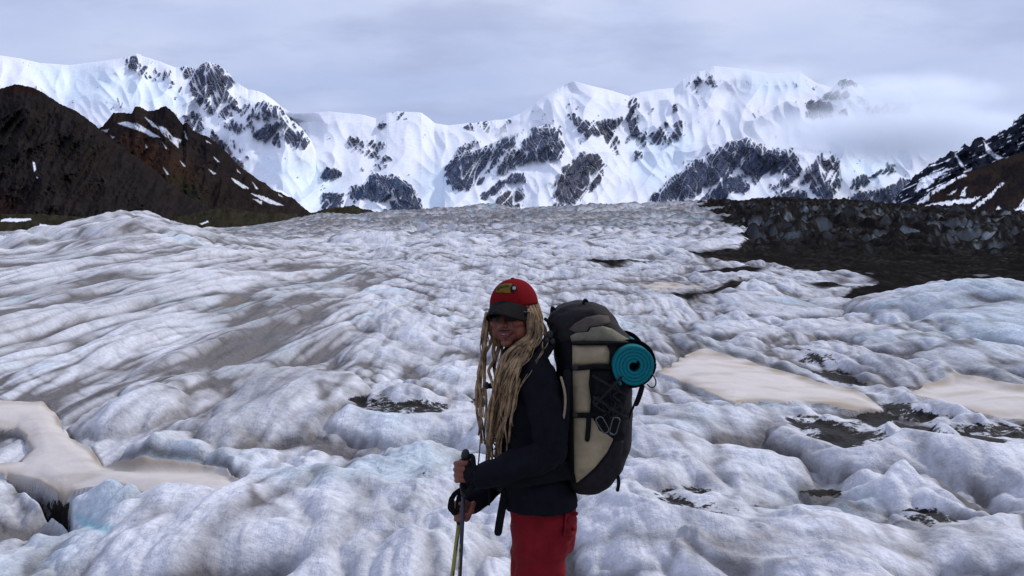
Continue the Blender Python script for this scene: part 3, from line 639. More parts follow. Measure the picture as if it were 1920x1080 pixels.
# ---- left-hand brown hills
def smudge(px, py, c, tint, cx, cy, rx, ry, amt, ang=0.0):
    dx, dy = px - cx, py - cy
    u = dx * math.cos(ang) + dy * math.sin(ang); v = -dx * math.sin(ang) + dy * math.cos(ang)
    n = fbm(px / 18, py / 18, 130, 4)
    return lerp(c, np.array(tint), np.clip(amt * np.exp(-(u / rx) ** 2 - (v / ry) ** 2) * (1 + 1.3 * n), 0, 1))
SNOW2 = [[(220, 232), (235, 229), (258, 232), (280, 245), (300, 257), (285, 256), (265, 246), (240, 238)], [(297, 236), (310, 240), (325, 258), (340, 262), (332, 275), (318, 262), (303, 250)], [(272, 220), (285, 228), (296, 240), (285, 236)],
         [(188, 243), (205, 243), (200, 246)], [(306, 314), (318, 328), (314, 328)], [(305, 268), (316, 282), (312, 280)], [(338, 302), (348, 312), (344, 311)], [(401, 294), (412, 304), (406, 303)], [(432, 332), (450, 342), (466, 352), (455, 352), (440, 342)],
         [(474, 342), (484, 354), (480, 354)], [(470, 362), (500, 370), (520, 380), (532, 385), (510, 383), (486, 372)], [(392, 318), (406, 326), (400, 327)], [(520, 362), (531, 370), (524, 368)], [(475, 374), (490, 376), (488, 381)], [(208, 255), (216, 258), (210, 258)], [(272, 270), (278, 278), (273, 277)], [(345, 245), (352, 262), (347, 258)], [(385, 262), (394, 268), (388, 267)], [(445, 318), (450, 324), (446, 323)]]
def col_h2(px, py, t):
    sn = streak(px, py, 140)
    c = np.tile(np.array([.022, .017, .016]), (len(px), 1)) * (1 + .35 * sn)[:, None]
    c = smudge(px, py, c, (.042, .019, .012), 270, 290, 60, 32, .8, .8); c = smudge(px, py, c, (.038, .020, .013), 335, 320, 55, 25, .75, .8)
    c = smudge(px, py, c, (.013, .011, .012), 320, 222, 40, 40, .9); c = smudge(px, py, c, (.013, .011, .012), 400, 285, 70, 22, .85, .8)
    c = smudge(px, py, c, (.017, .020, .011), 355, 362, 50, 18, .75, .7); c = smudge(px, py, c, (.014, .011, .010), 450, 372, 70, 25, .7, .5); c = smudge(px, py, c, (.030, .024, .013), 265, 200, 14, 8, .7)
    snow = np.zeros_like(px)
    for p in SNOW2: snow = np.maximum(snow, sst(sdf(px + 3 * sn, py + 3 * sn, p, 8), -1.0, .8) * sst(sn, .7, .3))
    return lerp(np.clip(c, .006, 1), np.array([.55, .57, .62]), snow), 1 - snow
terrain('brown_hill', 150, 640, 1.0, [(150, 300), (175, 248), (193, 236), (213, 211), (247, 212), (253, 200), (267, 202), (277, 208), (298, 205), (310, 198), (318, 203), (327, 213), (343, 234), (351, 229), (360, 243), (377, 252), (387, 254), (417, 277), (447, 310), (480, 333), (520, 360), (547, 370), (583, 400), (640, 425)],
        [(100, 438), (700, 440)], 1900, lambda x: 2700 - (x - 150) * .5, 230, rel_h(141, .8), col_h2, mountain_material('rusty_scree', .06, 3.0, .35), jag=2.2)
SNOW1 = [[(61, 301), (65, 305), (68, 318), (64, 322)], [(68, 330), (72, 334), (69, 334)]]
def col_h1(px, py, t):
    sn = streak(px, py, 150)
    c = np.tile(np.array([.0175, .0145, .0145]), (len(px), 1)) * (1 + .3 * sn + .4 * fbm(px / 40, py / 40, 151, 3))[:, None]
    c = smudge(px, py, c, (.022, .011, .009), 40, 165, 70, 10, .7); c = smudge(px, py, c, (.020, .010, .009), 10, 385, 40, 20, .6)
    c = smudge(px, py, c, (.018, .014, .011), 170, 310, 40, 90, .4, .6)
    snow = np.zeros_like(px)
    for p in SNOW1: snow = np.maximum(snow, sst(sdf(px, py, p, 6), -.6, .6))
    return lerp(np.clip(c, .006, 1), np.array([.8, .82, .88]), snow), 1 - snow
terrain('brown_hill', -900, 440, 1.0, [(-900, 90), (-600, 150), (-260, 190), (-100, 178), (0, 167), (27, 158), (43, 160), (62, 164), (87, 177), (113, 195), (143, 208), (177, 233), (205, 258), (240, 283), (283, 313), (333, 357), (400, 393), (440, 420)],
        [(-300, 440), (500, 440)], 1200, 1700, 230, rel_h(152, 1.0), col_h1, mountain_material('dark_brown_scree', .09, 2.4, .35), jag=1.6)
SNOW3 = [[(0, 411), (20, 409), (58, 410), (60, 413), (30, 416), (0, 415)], [(76, 420), (86, 421), (108, 428), (80, 431), (73, 425)], [(374, 419), (390, 414), (391, 417), (378, 421)]]
def col_h3(px, py, t):
    sn = streak(px, py, 160)
    c = np.tile(np.array([.026, .023, .015]), (len(px), 1)) * (1 + .45 * sn + .5 * fbm(px / 16, py / 7, 161, 4))[:, None]
    snow = np.zeros_like(px)
    for p in SNOW3: snow = np.maximum(snow, sst(sdf(px + 2 * sn, py + 1.5 * sn, p, 6), -.6, .8))
    return lerp(np.clip(c, .008, 1), np.array([.72, .74, .80]), snow), 1 - snow
terrain('moraine_foot', -900, 760, 1.0, [(-900, 396), (-260, 398), (0, 402), (80, 401), (160, 407), (230, 404), (300, 410), (350, 404), (385, 393), (430, 390), (470, 397), (520, 398), (560, 403), (590, 398), (612, 391), (640, 388), (660, 385), (685, 392), (710, 399), (740, 408), (760, 425)],
        [(-300, 446), (800, 446)], 620, 980, 60, rel_h(162, .6), col_h3, mountain_material('olive_till', .2, 1.2, .4), jag=2.5)

# ================================================================== LOW CLOUD
def cloud(px, py, y, rx, ry, rz, dens, seed, stretch=1.0):
    """lens-shaped bank of vapour; rx, rz half sizes in photo pixels, ry half depth in m"""
    bm = bmesh.new(); bmesh.ops.create_icosphere(bm, subdivisions=3, radius=1.0)
    me = bpy.data.meshes.new('cloud_bank'); bm.to_mesh(me); bm.free()
    o = bpy.data.objects.new('cloud_bank', me); scene.collection.objects.link(o)
    o.location = P(px, py, y); o.scale = (rx / F * y, ry, rz / F * y); o['kind'] = 'stuff'
    m = bpy.data.materials.new('cloud_vapour'); m.use_nodes = True; t = m.node_tree; t.nodes.clear()
    tcn = N(t, 'ShaderNodeTexCoord'); ln = N(t, 'ShaderNodeVectorMath', operation='LENGTH'); t.links.new(tcn.outputs['Object'], ln.inputs[0])
    mp = N(t, 'ShaderNodeMapping'); mp.inputs[1].default_value = (seed, seed * 2.3, 0); mp.inputs[3].default_value = (1.6 * stretch, .8, .9); t.links.new(tcn.outputs['Object'], mp.inputs[0])
    n = N(t, 'ShaderNodeTexNoise'); n.inputs['Scale'].default_value = 1.7; n.inputs['Detail'].default_value = 5; n.inputs['Roughness'].default_value = .55; t.links.new(mp.outputs[0], n.inputs['Vector'])
    r = math_n(t, 'ADD', ln.outputs['Value'], math_n(t, 'MULTIPLY', math_n(t, 'SUBTRACT', n.outputs[0], .5), 1.5))
    mr = N(t, 'ShaderNodeMapRange'); mr.interpolation_type = 'SMOOTHSTEP'; t.links.new(r, mr.inputs[0])
    for k_, v_ in ((1, 1.10), (2, .22), (3, 0.0), (4, 1.0)): mr.inputs[k_].default_value = v_
    ed = N(t, 'ShaderNodeMapRange'); ed.interpolation_type = 'SMOOTHSTEP'; t.links.new(ln.outputs['Value'], ed.inputs[0])
    for k_, v_ in ((1, 1.0), (2, .40), (3, 0.0), (4, 1.0)): ed.inputs[k_].default_value = v_
    v = N(t, 'ShaderNodeVolumePrincipled'); v.inputs['Color'].default_value = (.92, .955, 1.0, 1); v.inputs['Anisotropy'].default_value = 0.0
    t.links.new(math_n(t, 'MULTIPLY', math_n(t, 'MULTIPLY', mr.outputs[0], ed.outputs[0]), dens), v.inputs['Density'])
    out = N(t, 'ShaderNodeOutputMaterial'); t.links.new(v.outputs[0], out.inputs['Volume']); me.materials.append(m)
    return o
cloud(1730, 250, 7900, 430, 650, 74, .0050, 3.0)
cloud(1700, 178, 8600, 230, 600, 54, .0034, 8.0)
cloud(1440, 140, 9300, 150, 500, 26, .0016, 12.0)
cloud(950, 250, 8900, 75, 500, 22, .0022, 5.0)
# ================================================================== HIKER AND GEAR
from mathutils import noise as mnoise
YB = 3.60                                            # distance of the hiker from the camera

def mat(name, c, rough=.8, amt=.25, scale=60, bump=.3, bd=.002, metal=0.0, spec=.3, c2=None, stretch=None):
    m = bpy.data.materials.new(name); m.use_nodes = True
    t = m.node_tree; b = t.nodes['Principled BSDF']; tcn = N(t, 'ShaderNodeTexCoord'); src = tcn.outputs['Object']
    if stretch:
        mp = N(t, 'ShaderNodeMapping'); mp.inputs[3].default_value = stretch; t.links.new(src, mp.inputs[0]); src = mp.outputs[0]
    n = N(t, 'ShaderNodeTexNoise'); n.inputs['Scale'].default_value = scale; n.inputs['Detail'].default_value = 5; n.inputs['Roughness'].default_value = .6
    t.links.new(src, n.inputs['Vector'])
    lo = tuple(x * (1 - amt) for x in c) + (1,); hi_ = tuple(min(1, x * (1 + amt)) for x in (c2 or c)) + (1,)
    t.links.new(ramp(t, n.outputs[0], [(.3, lo), (.7, hi_)]), b.inputs['Base Color'])
    b.inputs['Roughness'].default_value = rough; b.inputs['Metallic'].default_value = metal; b.inputs['Specular IOR Level'].default_value = spec if rough < .7 else spec * .35
    if bump:
        bp = N(t, 'ShaderNodeBump'); bp.inputs['Strength'].default_value = bump; bp.inputs['Distance'].default_value = bd
        t.links.new(n.outputs[0], bp.inputs['Height']); t.links.new(bp.outputs[0], b.inputs['Normal'])
    return m
NAVY = mat('navy_shell_fabric', (.0042, .0044, .0072), .85, .3, 30); BLACK = mat('black_webbing', (.0045, .0045, .0055), .8, .3, 80)
CHAR = mat('charcoal_ripstop', (.0125, .0115, .0125), .8, .3, 40); TAUPE = mat('taupe_ripstop', (.062, .050, .042), .75, .25, 25)
SAGE = mat('grey_green_ripstop', (.13, .12, .085), .7, .22, 25); BEIGE = mat('beige_nylon', (.25, .20, .125), .75, .22, 18, .5, .004)
RED = mat('red_trousers_fabric', (.140, .006, .010), .85, .22, 22, .4, .003); CAPRED = mat('red_cap_cotton', (.125, .005, .007), .95, .15, 90, spec=.1)
CAPDK = mat('dark_cap_brim', (.0055, .005, .0055), .9, .2, 90); TEAL = mat('teal_foam', (.004, .112, .128), .85, .14, 120, .35, .0015)
HAIR = mat('blond_dreadlocks', (.080, .047, .023), .95, .55, 22, .9, .004, c2=(.235, .160, .092)); LENS = mat('smoked_lens', (.004, .004, .0045), .38, .1, 5, 0, spec=.12)
GRIP = mat('black_rubber', (.010, .010, .011), .6, .2, 60); STEEL = mat('brushed_metal', (.09, .09, .095), .55, .1, 60, .1, .001, 1.0)
POLEY = mat('yellow_pole_lacquer', (.22, .185, .03), .35, .15, 20, 0); POLEB = mat('dark_blue_pole_lacquer', (.016, .018, .035), .3, .15, 20, 0)
OLIVE = mat('olive_gold_embroidery', (.115, .070, .010), .8, .35, 160, .5, .001); GREEN = mat('green_embroidery', (.045, .045, .010), .8, .3, 200, .5, .001)
WHITE = mat('pale_thread', (.22, .20, .185), .7, .1, 40); TOOTH = mat('tooth_enamel', (.22, .18, .15), .4, .05, 20, 0); BOOT = mat('brown_boot_leather', (.05, .03, .02), .6, .3, 40)
TUBE = mat('tan_hose', (.22, .17, .11), .6, .1, 40, 0)

def link(name, bm, m, parent=None, smooth=True):
    me = bpy.data.meshes.new(name); bm.to_mesh(me); bm.free()
    for p in me.polygons: p.use_smooth = smooth
    if m: me.materials.append(m)
    o = bpy.data.objects.new(name, me); scene.collection.objects.link(o)
    if parent: o.parent = parent; o.matrix_parent_inverse = parent.matrix_world.inverted()
    return o
def empty(name, loc):
    o = bpy.data.objects.new(name, None); o.empty_display_size = .1; scene.collection.objects.link(o); o.location = loc
    bpy.context.view_layer.update(); return o

def tube(bm, pts, rad, seg=10, flat=None, flat_dir=None, sub=4, caps=True):
    """smooth tapered tube through pts; flat = thickness ratio along flat_dir"""
    pts = [Vector(p) for p in pts]; rad = list(rad) if hasattr(rad, '__len__') else [rad] * len(pts)
    if len(pts) > 2 and sub > 1:
        P2, R2 = [], []
        for i in range(len(pts) - 1):
            p0, p1, p2, p3 = pts[max(i - 1, 0)], pts[i], pts[i + 1], pts[min(i + 2, len(pts) - 1)]
            for k in range(sub):
                t = k / sub
                P2.append(p1 + .5 * t * ((p2 - p0) + t * ((2 * p0 - 5 * p1 + 4 * p2 - p3) + t * (3 * (p1 - p2) + p3 - p0))))
                R2.append(rad[i] + (rad[i + 1] - rad[i]) * t)
        P2.append(pts[-1]); R2.append(rad[-1]); pts, rad = P2, R2
    if caps:                                         # rounded ends
        a = (pts[0] - pts[1]).normalized(); b = (pts[-1] - pts[-2]).normalized()
        r0, r1 = rad[0], rad[-1]
        pts = [pts[0] + a * r0 * .95, pts[0] + a * r0 * .65] + pts + [pts[-1] + b * r1 * .65, pts[-1] + b * r1 * .95]
        rad = [r0 * .3, r0 * .76] + list(rad) + [r1 * .76, r1 * .3]
    nrm = None; rings = []
    for i, p in enumerate(pts):
        d = (pts[min(i + 1, len(pts) - 1)] - pts[max(i - 1, 0)]).normalized()
        if flat_dir is not None: nrm = Vector(flat_dir)
        elif nrm is None: nrm = d.orthogonal()
        nrm = (nrm - d * nrm.dot(d)); nrm = nrm.normalized() if nrm.length > 1e-6 else d.orthogonal().normalized()
        bn = d.cross(nrm)
        k = 1.0 if flat is None else flat
        rings.append([bm.verts.new(p + nrm * (math.cos(2 * math.pi * j / seg) * rad[i] * k) + bn * (math.sin(2 * math.pi * j / seg) * rad[i])) for j in range(seg)])
    for a, b in zip(rings, rings[1:]):
        for j in range(seg): bm.faces.new((a[j], a[(j + 1) % seg], b[(j + 1) % seg], b[j]))
    bm.faces.new(rings[0][::-1]); bm.faces.new(rings[-1])

def ball(bm, c, r, rot=None, u=20, v=12):
    M = Matrix.Translation(Vector(c)) @ (rot.to_4x4() if rot else Matrix.Identity(4)) @ Matrix.Diagonal((*(r if hasattr(r, '__len__') else (r, r, r)), 1))
    bmesh.ops.create_uvsphere(bm, u_segments=u, v_segments=v, radius=1, matrix=M)

def fuse(name, bm, voxel, smooth, m, parent=None, wrinkle=None):
    """weld overlapping shapes into ONE continuous surface"""
    me = bpy.data.meshes.new(name); bm.to_mesh(me); bm.free()
    o = bpy.data.objects.new(name, me); scene.collection.objects.link(o)
    md = o.modifiers.new('r', 'REMESH'); md.mode = 'VOXEL'; md.voxel_size = voxel; md.use_smooth_shade = True
    if smooth:
        s = o.modifiers.new('s', 'SMOOTH'); s.iterations = smooth; s.factor = .5
    dg = bpy.context.evaluated_depsgraph_get(); dg.update()
    new = bpy.data.meshes.new_from_object(o.evaluated_get(dg)); o.modifiers.clear(); o.data = new; new.name = name
    if wrinkle:
        nv = len(new.vertices); co = np.empty(nv * 3, np.float32); new.vertices.foreach_get('co', co); co = co.reshape(-1, 3)
        nn = np.empty(nv * 3, np.float32); new.vertex_normals.foreach_get('vector', nn); nn = nn.reshape(-1, 3)
        co = co + nn * wrinkle(co)[:, None]; new.vertices.foreach_set('co', co.astype(np.float32).ravel()); new.update()
    for p in new.polygons: p.use_smooth = True
    if m: new.materials.clear(); new.materials.append(m)
    if parent: o.parent = parent; o.matrix_parent_inverse = parent.matrix_world.inverted()
    return o

class Loft:
    """upright body: rows (py, px left, px right, half depth in m) at distance yc, superelliptic sections"""
    def __init__(s, rows, yc=YB, n=2.2):
        s.yc, s.n = yc, n; L = []
        for (py, xl, xr, hy) in rows:
            a = P(xl, py, yc); b = P(xr, py, yc); L.append((a.z, (a.x + b.x) / 2, (b.x - a.x) / 2, hy))
        L.sort(); s.t = np.array(L)
    def at(s, z): return [float(np.interp(z, s.t[:, 0], s.t[:, k])) for k in (1, 2, 3)]
    def add(s, bm, sub=5, seg=40):
        zs = []
        for a, b in zip(s.t[:, 0], s.t[1:, 0]): zs += list(np.linspace(a, b, sub, endpoint=False))
        zs.append(s.t[-1, 0]); rings = []
        for z in zs:
            xc, hx, hy = s.at(z); r = []
            for j in range(seg):
                c, q = math.cos(2 * math.pi * j / seg), math.sin(2 * math.pi * j / seg)
                r.append(bm.verts.new((xc + hx * math.copysign(abs(c) ** (2 / s.n), c), s.yc + hy * math.copysign(abs(q) ** (2 / s.n), q), z)))
            rings.append(r)
        for a, b in zip(rings, rings[1:]):
            for j in range(seg): bm.faces.new((a[j], a[(j + 1) % seg], b[(j + 1) % seg], b[j]))
        bm.faces.new(rings[0][::-1]); bm.faces.new(rings[-1])
    def surf(s, px, py, off=0.0):
        """point on the side that faces the camera"""
        y = s.yc - .1
        for _ in range(6):
            p = P(px, py, y); xc, hx, hy = s.at(p.z)
            u = min(.985, abs((p.x - xc) / max(hx, 1e-4))); y = s.yc - hy * (1 - u ** s.n) ** (1 / s.n)
        return P(px, py, y - off)

def panel(name, poly, surf, off, thick, m, parent, step=5.0, puff=0.0):
    """cloth panel of real thickness lying on a curved surface"""
    pts = []; poly = [Vector(p) for p in poly]
    for a, b in zip(poly, poly[1:] + poly[:1]):
        k = max(1, int((b - a).length / step)); pts += [a + (b - a) * (i / k) for i in range(k)]
    nb = len(pts); edges = [(i, (i + 1) % nb) for i in range(nb)]
    xs = [p.x for p in pts]; ys = [p.y for p in pts]
    X, Yg = np.meshgrid(np.arange(min(xs) + step * .6, max(xs), step), np.arange(min(ys) + step * .6, max(ys), step))
    d = sdf(X.ravel(), Yg.ravel(), [(p.x, p.y) for p in poly], 5)
    ins = [Vector((x, y)) for x, y, q in zip(X.ravel(), Yg.ravel(), d) if q > step * .45]
    vs_, _, fs, *_ = delaunay_2d_cdt(pts + ins, edges, [], 1, 1e-4)
    dd = sdf(np.array([v.x for v in vs_]), np.array([v.y for v in vs_]), [(p.x, p.y) for p in poly], 5)
    bm = bmesh.new()
    fr = [bm.verts.new(surf(v.x, v.y, off + puff * (1 - math.exp(-max(0, q) / 9)) + .0022 * mnoise.noise(Vector((v.x / 11, v.y / 16, off * 90))))) for v, q in zip(vs_, dd)]
    bk = [bm.verts.new(surf(v.x, v.y, off - thick)) for v in vs_]
    cnt = {}
    for f in fs:
        bm.faces.new([fr[i] for i in f]); bm.faces.new([bk[i] for i in reversed(f)])
        for a, b in zip(f, f[1:] + f[:1]): cnt[(a, b)] = 1
    for (a, b) in list(cnt):
        if (b, a) not in cnt: bm.faces.new((fr[b], fr[a], bk[a], bk[b]))
    bmesh.ops.recalc_face_normals(bm, faces=bm.faces)
    return link(name, bm, m, parent)

def strap(name, pts, w, th, m, parent, nd=(0, -1, 0), sub=4):
    bm = bmesh.new(); tube(bm, pts, w / 2, 8, th / w, nd, sub); return link(name, bm, m, parent)

# ---------------------------------------------------------------- body
foot_z = min(ground_z(P(1010, 1300, YB).x, YB), -.05)
person_pos = Vector((P(1010, 1000, YB).x, YB, foot_z))
HC = P(963, 587, 3.57); HR = Matrix.Rotation(R(-24), 3, 'Z') @ Matrix.Rotation(R(-3), 3, 'Y') @ Matrix.Rotation(R(2), 3, 'X')
H = lambda x, y, z: HC + HR @ Vector((x, y, z))
bm = bmesh.new()
def hb(c, r): ball(bm, H(*c), r, HR)
hb((0, .012, .028), (.073, .092, .082)); hb((0, -.030, -.032), (.0625, .062, .074)); hb((0, -.038, -.074), (.048, .048, .034)); hb((0, -.079, -.099), (.022, .017, .015))
for s in (-1, 1):
    hb((s * .040, -.066, -.028), (.025, .022, .019)); hb((s * .046, -.050, -.060), (.018, .030, .030)); hb((s * .076, .010, -.014), (.011, .020, .031)); hb((s * .031, -.080, .004), .012); hb((s * .011, -.101, -.034), .0085)
hb((0, -.080, .020), (.050, .016, .012))
tube(bm, [H(0, -.088, .010), H(0, -.104, -.012), H(0, -.119, -.031)], [.009, .0105, .0125], 12)
LIPU = [(-.029, -.082, -.056), (-.015, -.096, -.0565), (0, -.1005, -.0565), (.015, -.096, -.0565), (.029, -.082, -.056)]
LIPL = [(-.029, -.082, -.057), (-.015, -.0945, -.0705), (0, -.099, -.0745), (.015, -.0945, -.0705), (.029, -.082, -.057)]
tube(bm, [H(*p) for p in LIPU], [.003, .0048, .005, .0048, .003], 10); tube(bm, [H(*p) for p in LIPL], [.003, .0052, .006, .0052, .003], 10)
tube(bm, [H(0, .012, -.05), P(975, 640, 3.59), P(988, 675, YB)], [.052, .055, .062], 16)
TORSO = [(664, 972, 1006, .06), (676, 962, 1018, .10), (690, 955, 1030, .150), (715, 941, 1044, .185), (770, 930, 1056, .178), (830, 932, 1058, .158), (880, 940, 1062, .160), (936, 952, 1072, .165), (975, 962, 1066, .155), (1000, 975, 1056, .14)]
shrink = [(py, xl + 5, xr - 5, hy - .012) for py, xl, xr, hy in TORSO]
Loft(shrink).add(bm)
LS, LE, LW = P(1004, 706, 3.44), P(1030, 846, 3.40), P(902, 893, 3.415)
RS, RE, RW = P(988, 706, 3.76), P(962, 850, 3.75), P(890, 940, 3.575)
tube(bm, [LS, LE, LW], [.050, .040, .027], 14, sub=6); tube(bm, [RS, RE, RW], [.050, .040, .027], 14, sub=6)
HIPN, HIPF = P(1020, 955, 3.53), P(1012, 955, 3.68)
KN, KF = P(1012, 1155, 3.52), P(1000, 1155, 3.69)
for hip, kn, yy, fx in ((HIPN, KN, 3.52, 1020), (HIPF, KF, 3.69, 1004)):
    an = Vector((P(fx, 1300, yy).x, yy, foot_z + .10))
    tube(bm, [hip, kn, an], [.083, .052, .038], 14, sub=5)
    tube(bm, [an + Vector((.03, 0, -.05)), an + Vector((-.07, 0, -.06)), an + Vector((-.14, -.01, -.07))], [.035, .035, .026], 10)
# near hand: closed round the upper grip, back of the hand to the camera
FR = .0088
tube(bm, [LW, P(888, 889, 3.42)], [.026, .024], 12); ball(bm, P(877, 885, 3.424), (.024, .017, .043))
for k, (row, rr) in enumerate(((868, 1.0), (879.5, 1.06), (890.5, 1.02), (900.5, .88))):
    r = FR * rr
    tube(bm, [P(876, row + 1, 3.418), P(864, row, 3.411), P(854.5 + .8 * abs(k - 1.2), row + .5, 3.429), P(855 + .6 * k, row + 1.5, 3.456), P(864, row + 1.5, 3.476), P(873, row + 1, 3.474)], [r, r * 1.12, r * 1.05, r, r * .92, r * .8], 10)
tube(bm, [P(884, 874, 3.43), P(882, 865, 3.452), P(874, 862, 3.474), P(864, 863.5, 3.472)], [.011, .0105, .0095, .008], 10)
# far hand: closed round the lower grip, finger ends on the near side
tube(bm, [RW, P(880, 955, 3.56)], [.026, .023], 12); ball(bm, P(874, 958, 3.556), (.022, .016, .042))
for k, (row, rr) in enumerate(((942, .95), (952.5, 1.02), (963, 1.0), (972.5, .86))):
    r = FR * rr
    tube(bm, [P(872, row, 3.566), P(860, row, 3.564), P(852.5 + .7 * k, row + 1, 3.545), P(854 + .5 * k, row + 2, 3.515), P(864, row + 2, 3.500), P(871, row + 1, 3.502)], [r, r * 1.1, r * 1.05, r, r * .9, r * .8], 10)
tube(bm, [P(884, 950, 3.55), P(888, 944, 3.525), P(884, 955, 3.503), P(879, 964, 3.497)], [.011, .0105, .0095, .008], 10)
person = fuse('person', bm, .0038, 2, None)
person.name = 'person'
prop(person, 'woman with long blond dreadlocks, red cap, navy jacket and red trousers standing on the ice', 'person')
# skin colours, lips
me = person.data; nv = len(me.vertices); co = np.empty(nv * 3, np.float32); me.vertices.foreach_get('co', co); co = co.reshape(-1, 3)
HRi = np.array(HR.inverted()); loc = (co - np.array(HC)) @ HRi.T
def near_line(line):
    d = np.full(nv, 9.0)
    for a, b in zip(line, line[1:]):
        a = np.array(a); b = np.array(b); t = np.clip(((loc - a) @ (b - a)) / ((b - a) @ (b - a)), 0, 1)
        d = np.minimum(d, np.linalg.norm(loc - a - t[:, None] * (b - a), axis=1))
    return d
lip = 1 - sst(np.minimum(near_line(LIPU), near_line(LIPL)), .0055, .0085)
cheek = np.exp(-((np.abs(loc[:, 0]) - .042) ** 2 + (loc[:, 1] + .07) ** 2 + (loc[:, 2] + .028) ** 2) / .0006)
c = np.ones((nv, 4), np.float32)
sk = lerp(np.tile(np.array([.150, .046, .026]), (nv, 1)), np.array([.165, .041, .026]), np.clip(cheek, 0, 1)); c[:, :3] = lerp(sk, np.array([.11, .020, .018]), lip)
at = me.attributes.new('tone', 'FLOAT_COLOR', 'POINT'); at.data.foreach_set('color', c.ravel())
SKIN = ground_material('skin', rough=.5, n_scale=40, n_amt=.12, b_scale=220, b_dist=.0006, b_str=.4, spec=.35)
me.materials.clear(); me.materials.append(SKIN)
bpy.context.view_layer.update()

bm = bmesh.new(); tube(bm, [H(-.020, -.0875, -.0608), H(-.010, -.0945, -.0635), H(0, -.0968, -.0642), H(.010, -.0945, -.0635), H(.020, -.0875, -.0608)], [.002, .0036, .004, .0036, .002], 8)
link('teeth', bm, TOOTH, person)

# ---------------------------------------------------------------- clothes
def wr(amp, sx, sz, seed):
    def f(co):
        a = perlin(co[:, 0] / sx + .8 * co[:, 2] / sz, co[:, 2] / sz + .5 * co[:, 1] / sx, seed); b = perlin(co[:, 1] / sx * 1.3 + co[:, 2] / sz, co[:, 2] / sz * 1.6 - co[:, 0] / sx, seed + 1)
        return amp * (.7 * a + .5 * b - .5 * np.abs(a) + .2)
    return f
bm = bmesh.new()
JK = Loft([r for r in TORSO if r[0] < 900] +  [(925, 944, 1079, .190), (941, 943, 1082, .197)], n=2.3)
JK.add(bm)
tube(bm, [P(988, 690, 3.50), LS, P(1024, 775, 3.41), LE, P(965, 872, 3.40), LW, P(897, 893, 3.417)], [.07, .072, .063, .060, .052, .042, .038], 18, sub=5)
tube(bm, [P(985, 690, 3.70), RS, P(975, 780, 3.77), RE, P(922, 905, 3.66), RW, P(886, 944, 3.57)], [.07, .070, .062, .058, .050, .042, .037], 18, sub=5)
tube(bm, [P(972, 660, 3.585), P(985, 676, 3.60)], [.058, .075], 18)
jacket = fuse('jacket', bm, .0065, 4, NAVY, person, wr(.011, .085, .10, 200))
bm = bmesh.new()
Loft([(915, 962, 1066, .150), (936, 957, 1075, .165), (965, 957, 1080, .174), (1000, 958, 1078, .165), (1030, 960, 1072, .155)], n=2.3).add(bm)
for hip, kn, yy, fx in ((HIPN, KN, 3.52, 1020), (HIPF, KF, 3.69, 1004)):
    an = Vector((P(fx, 1300, yy).x, yy, foot_z + .07))
    tube(bm, [hip, (hip + kn) / 2 + Vector((-.004, 0, 0)), kn, an], [.098, .095, .082, .078], 20, sub=5)
trousers = fuse('trousers', bm, .0065, 4, RED, person, wr(.013, .085, .12, 210))
TS = Loft([(930, 956, 1082, .17), (965, 957, 1082, .182), (1000, 958, 1078, .178), (1060, 962, 1066, .172), (1100, 964, 1062, .165)], n=2.3)
for pts in ([(1060, 962), (1078, 965), (1076, 1006), (1056, 1004)],):
    fl = panel('pocket_flap', pts, TS.surf, .006, .004, RED, trousers, 4)
for (bx, by) in ((1067, 975), (1066, 997), (1079, 963), (1076, 992)):
    bm = bmesh.new(); p = TS.surf(min(bx, 1074), by, .012); p.x = P(bx, by, p.y).x; ball(bm, p, (.010, .008, .008), None, 10, 6); link('button', bm, RED, trousers)
for yy, fx in ((3.52, 1020), (3.69, 1004)):
    x = P(fx, 1300, yy).x; bm = bmesh.new()
    tube(bm, [(x + .005, yy, foot_z + .16), (x + .008, yy, foot_z + .08)], [.055, .052], 16)
    tube(bm, [(x + .035, yy, foot_z + .045), (x - .06, yy, foot_z + .05), (x - .15, yy - .01, foot_z + .042)], [.045, .046, .036], 16)
    bt = fuse('boot', bm, .007, 3, BOOT, person)
    bm = bmesh.new(); tube(bm, [(x + .055, yy, foot_z + .012), (x - .06, yy, foot_z + .012), (x - .18, yy - .01, foot_z + .014)], [.040, .046, .036], 14, .35, (0, 0, 1)); link('sole', bm, GRIP, bt)
# fingerless glove on the near hand, cuff
bm = bmesh.new(); ball(bm, P(879, 887, 3.421), (.026, .021, .046)); tube(bm, [P(882, 888, 3.42), P(897, 893, 3.417)], [.031, .034], 14); tube(bm, [P(884, 905, 3.435), P(878, 922, 3.45)], [.020, .016], 10)
fuse('glove', bm, .004, 3, BLACK, person)

# ---------------------------------------------------------------- cap and sunglasses
bm = bmesh.new(); CR = (.083, .100, .086); CC = (0, .010, .036)
NU, NV = 48, 16; rings = []
for j in range(NV + 1):
    v = j / NV; el = math.radians(90 * (1 - v)); ring = []
    for i in range(NU):
        a = 2 * math.pi * i / NU
        x, y = math.cos(el) * math.sin(a), -math.cos(el) * math.cos(a); zc = math.sin(el)
        seam = 1 - .010 * math.exp(-((((a / (math.pi / 3)) + .5) % 1 - .5) / .06) ** 2) * (1 - zc ** 4)
        fx = 1 + .03 * max(0, -y) * (1 - zc)
        ring.append(bm.verts.new(H(CC[0] + CR[0] * x * seam * fx, CC[1] + CR[1] * y * seam * fx, CC[2] + CR[2] * zc - (.018 * max(0, y) + .006) * v ** 3)))
    rings.append(ring)
for a, b in zip(rings, rings[1:]):
    for i in range(NU):
        if a is rings[0]:
            continue
        bm.faces.new((a[i], b[i], b[(i + 1) % NU], a[(i + 1) % NU]))
top = bm.verts.new(H(CC[0], CC[1], CC[2] + CR[2]))
for v_ in rings[0]: bm.verts.remove(v_)
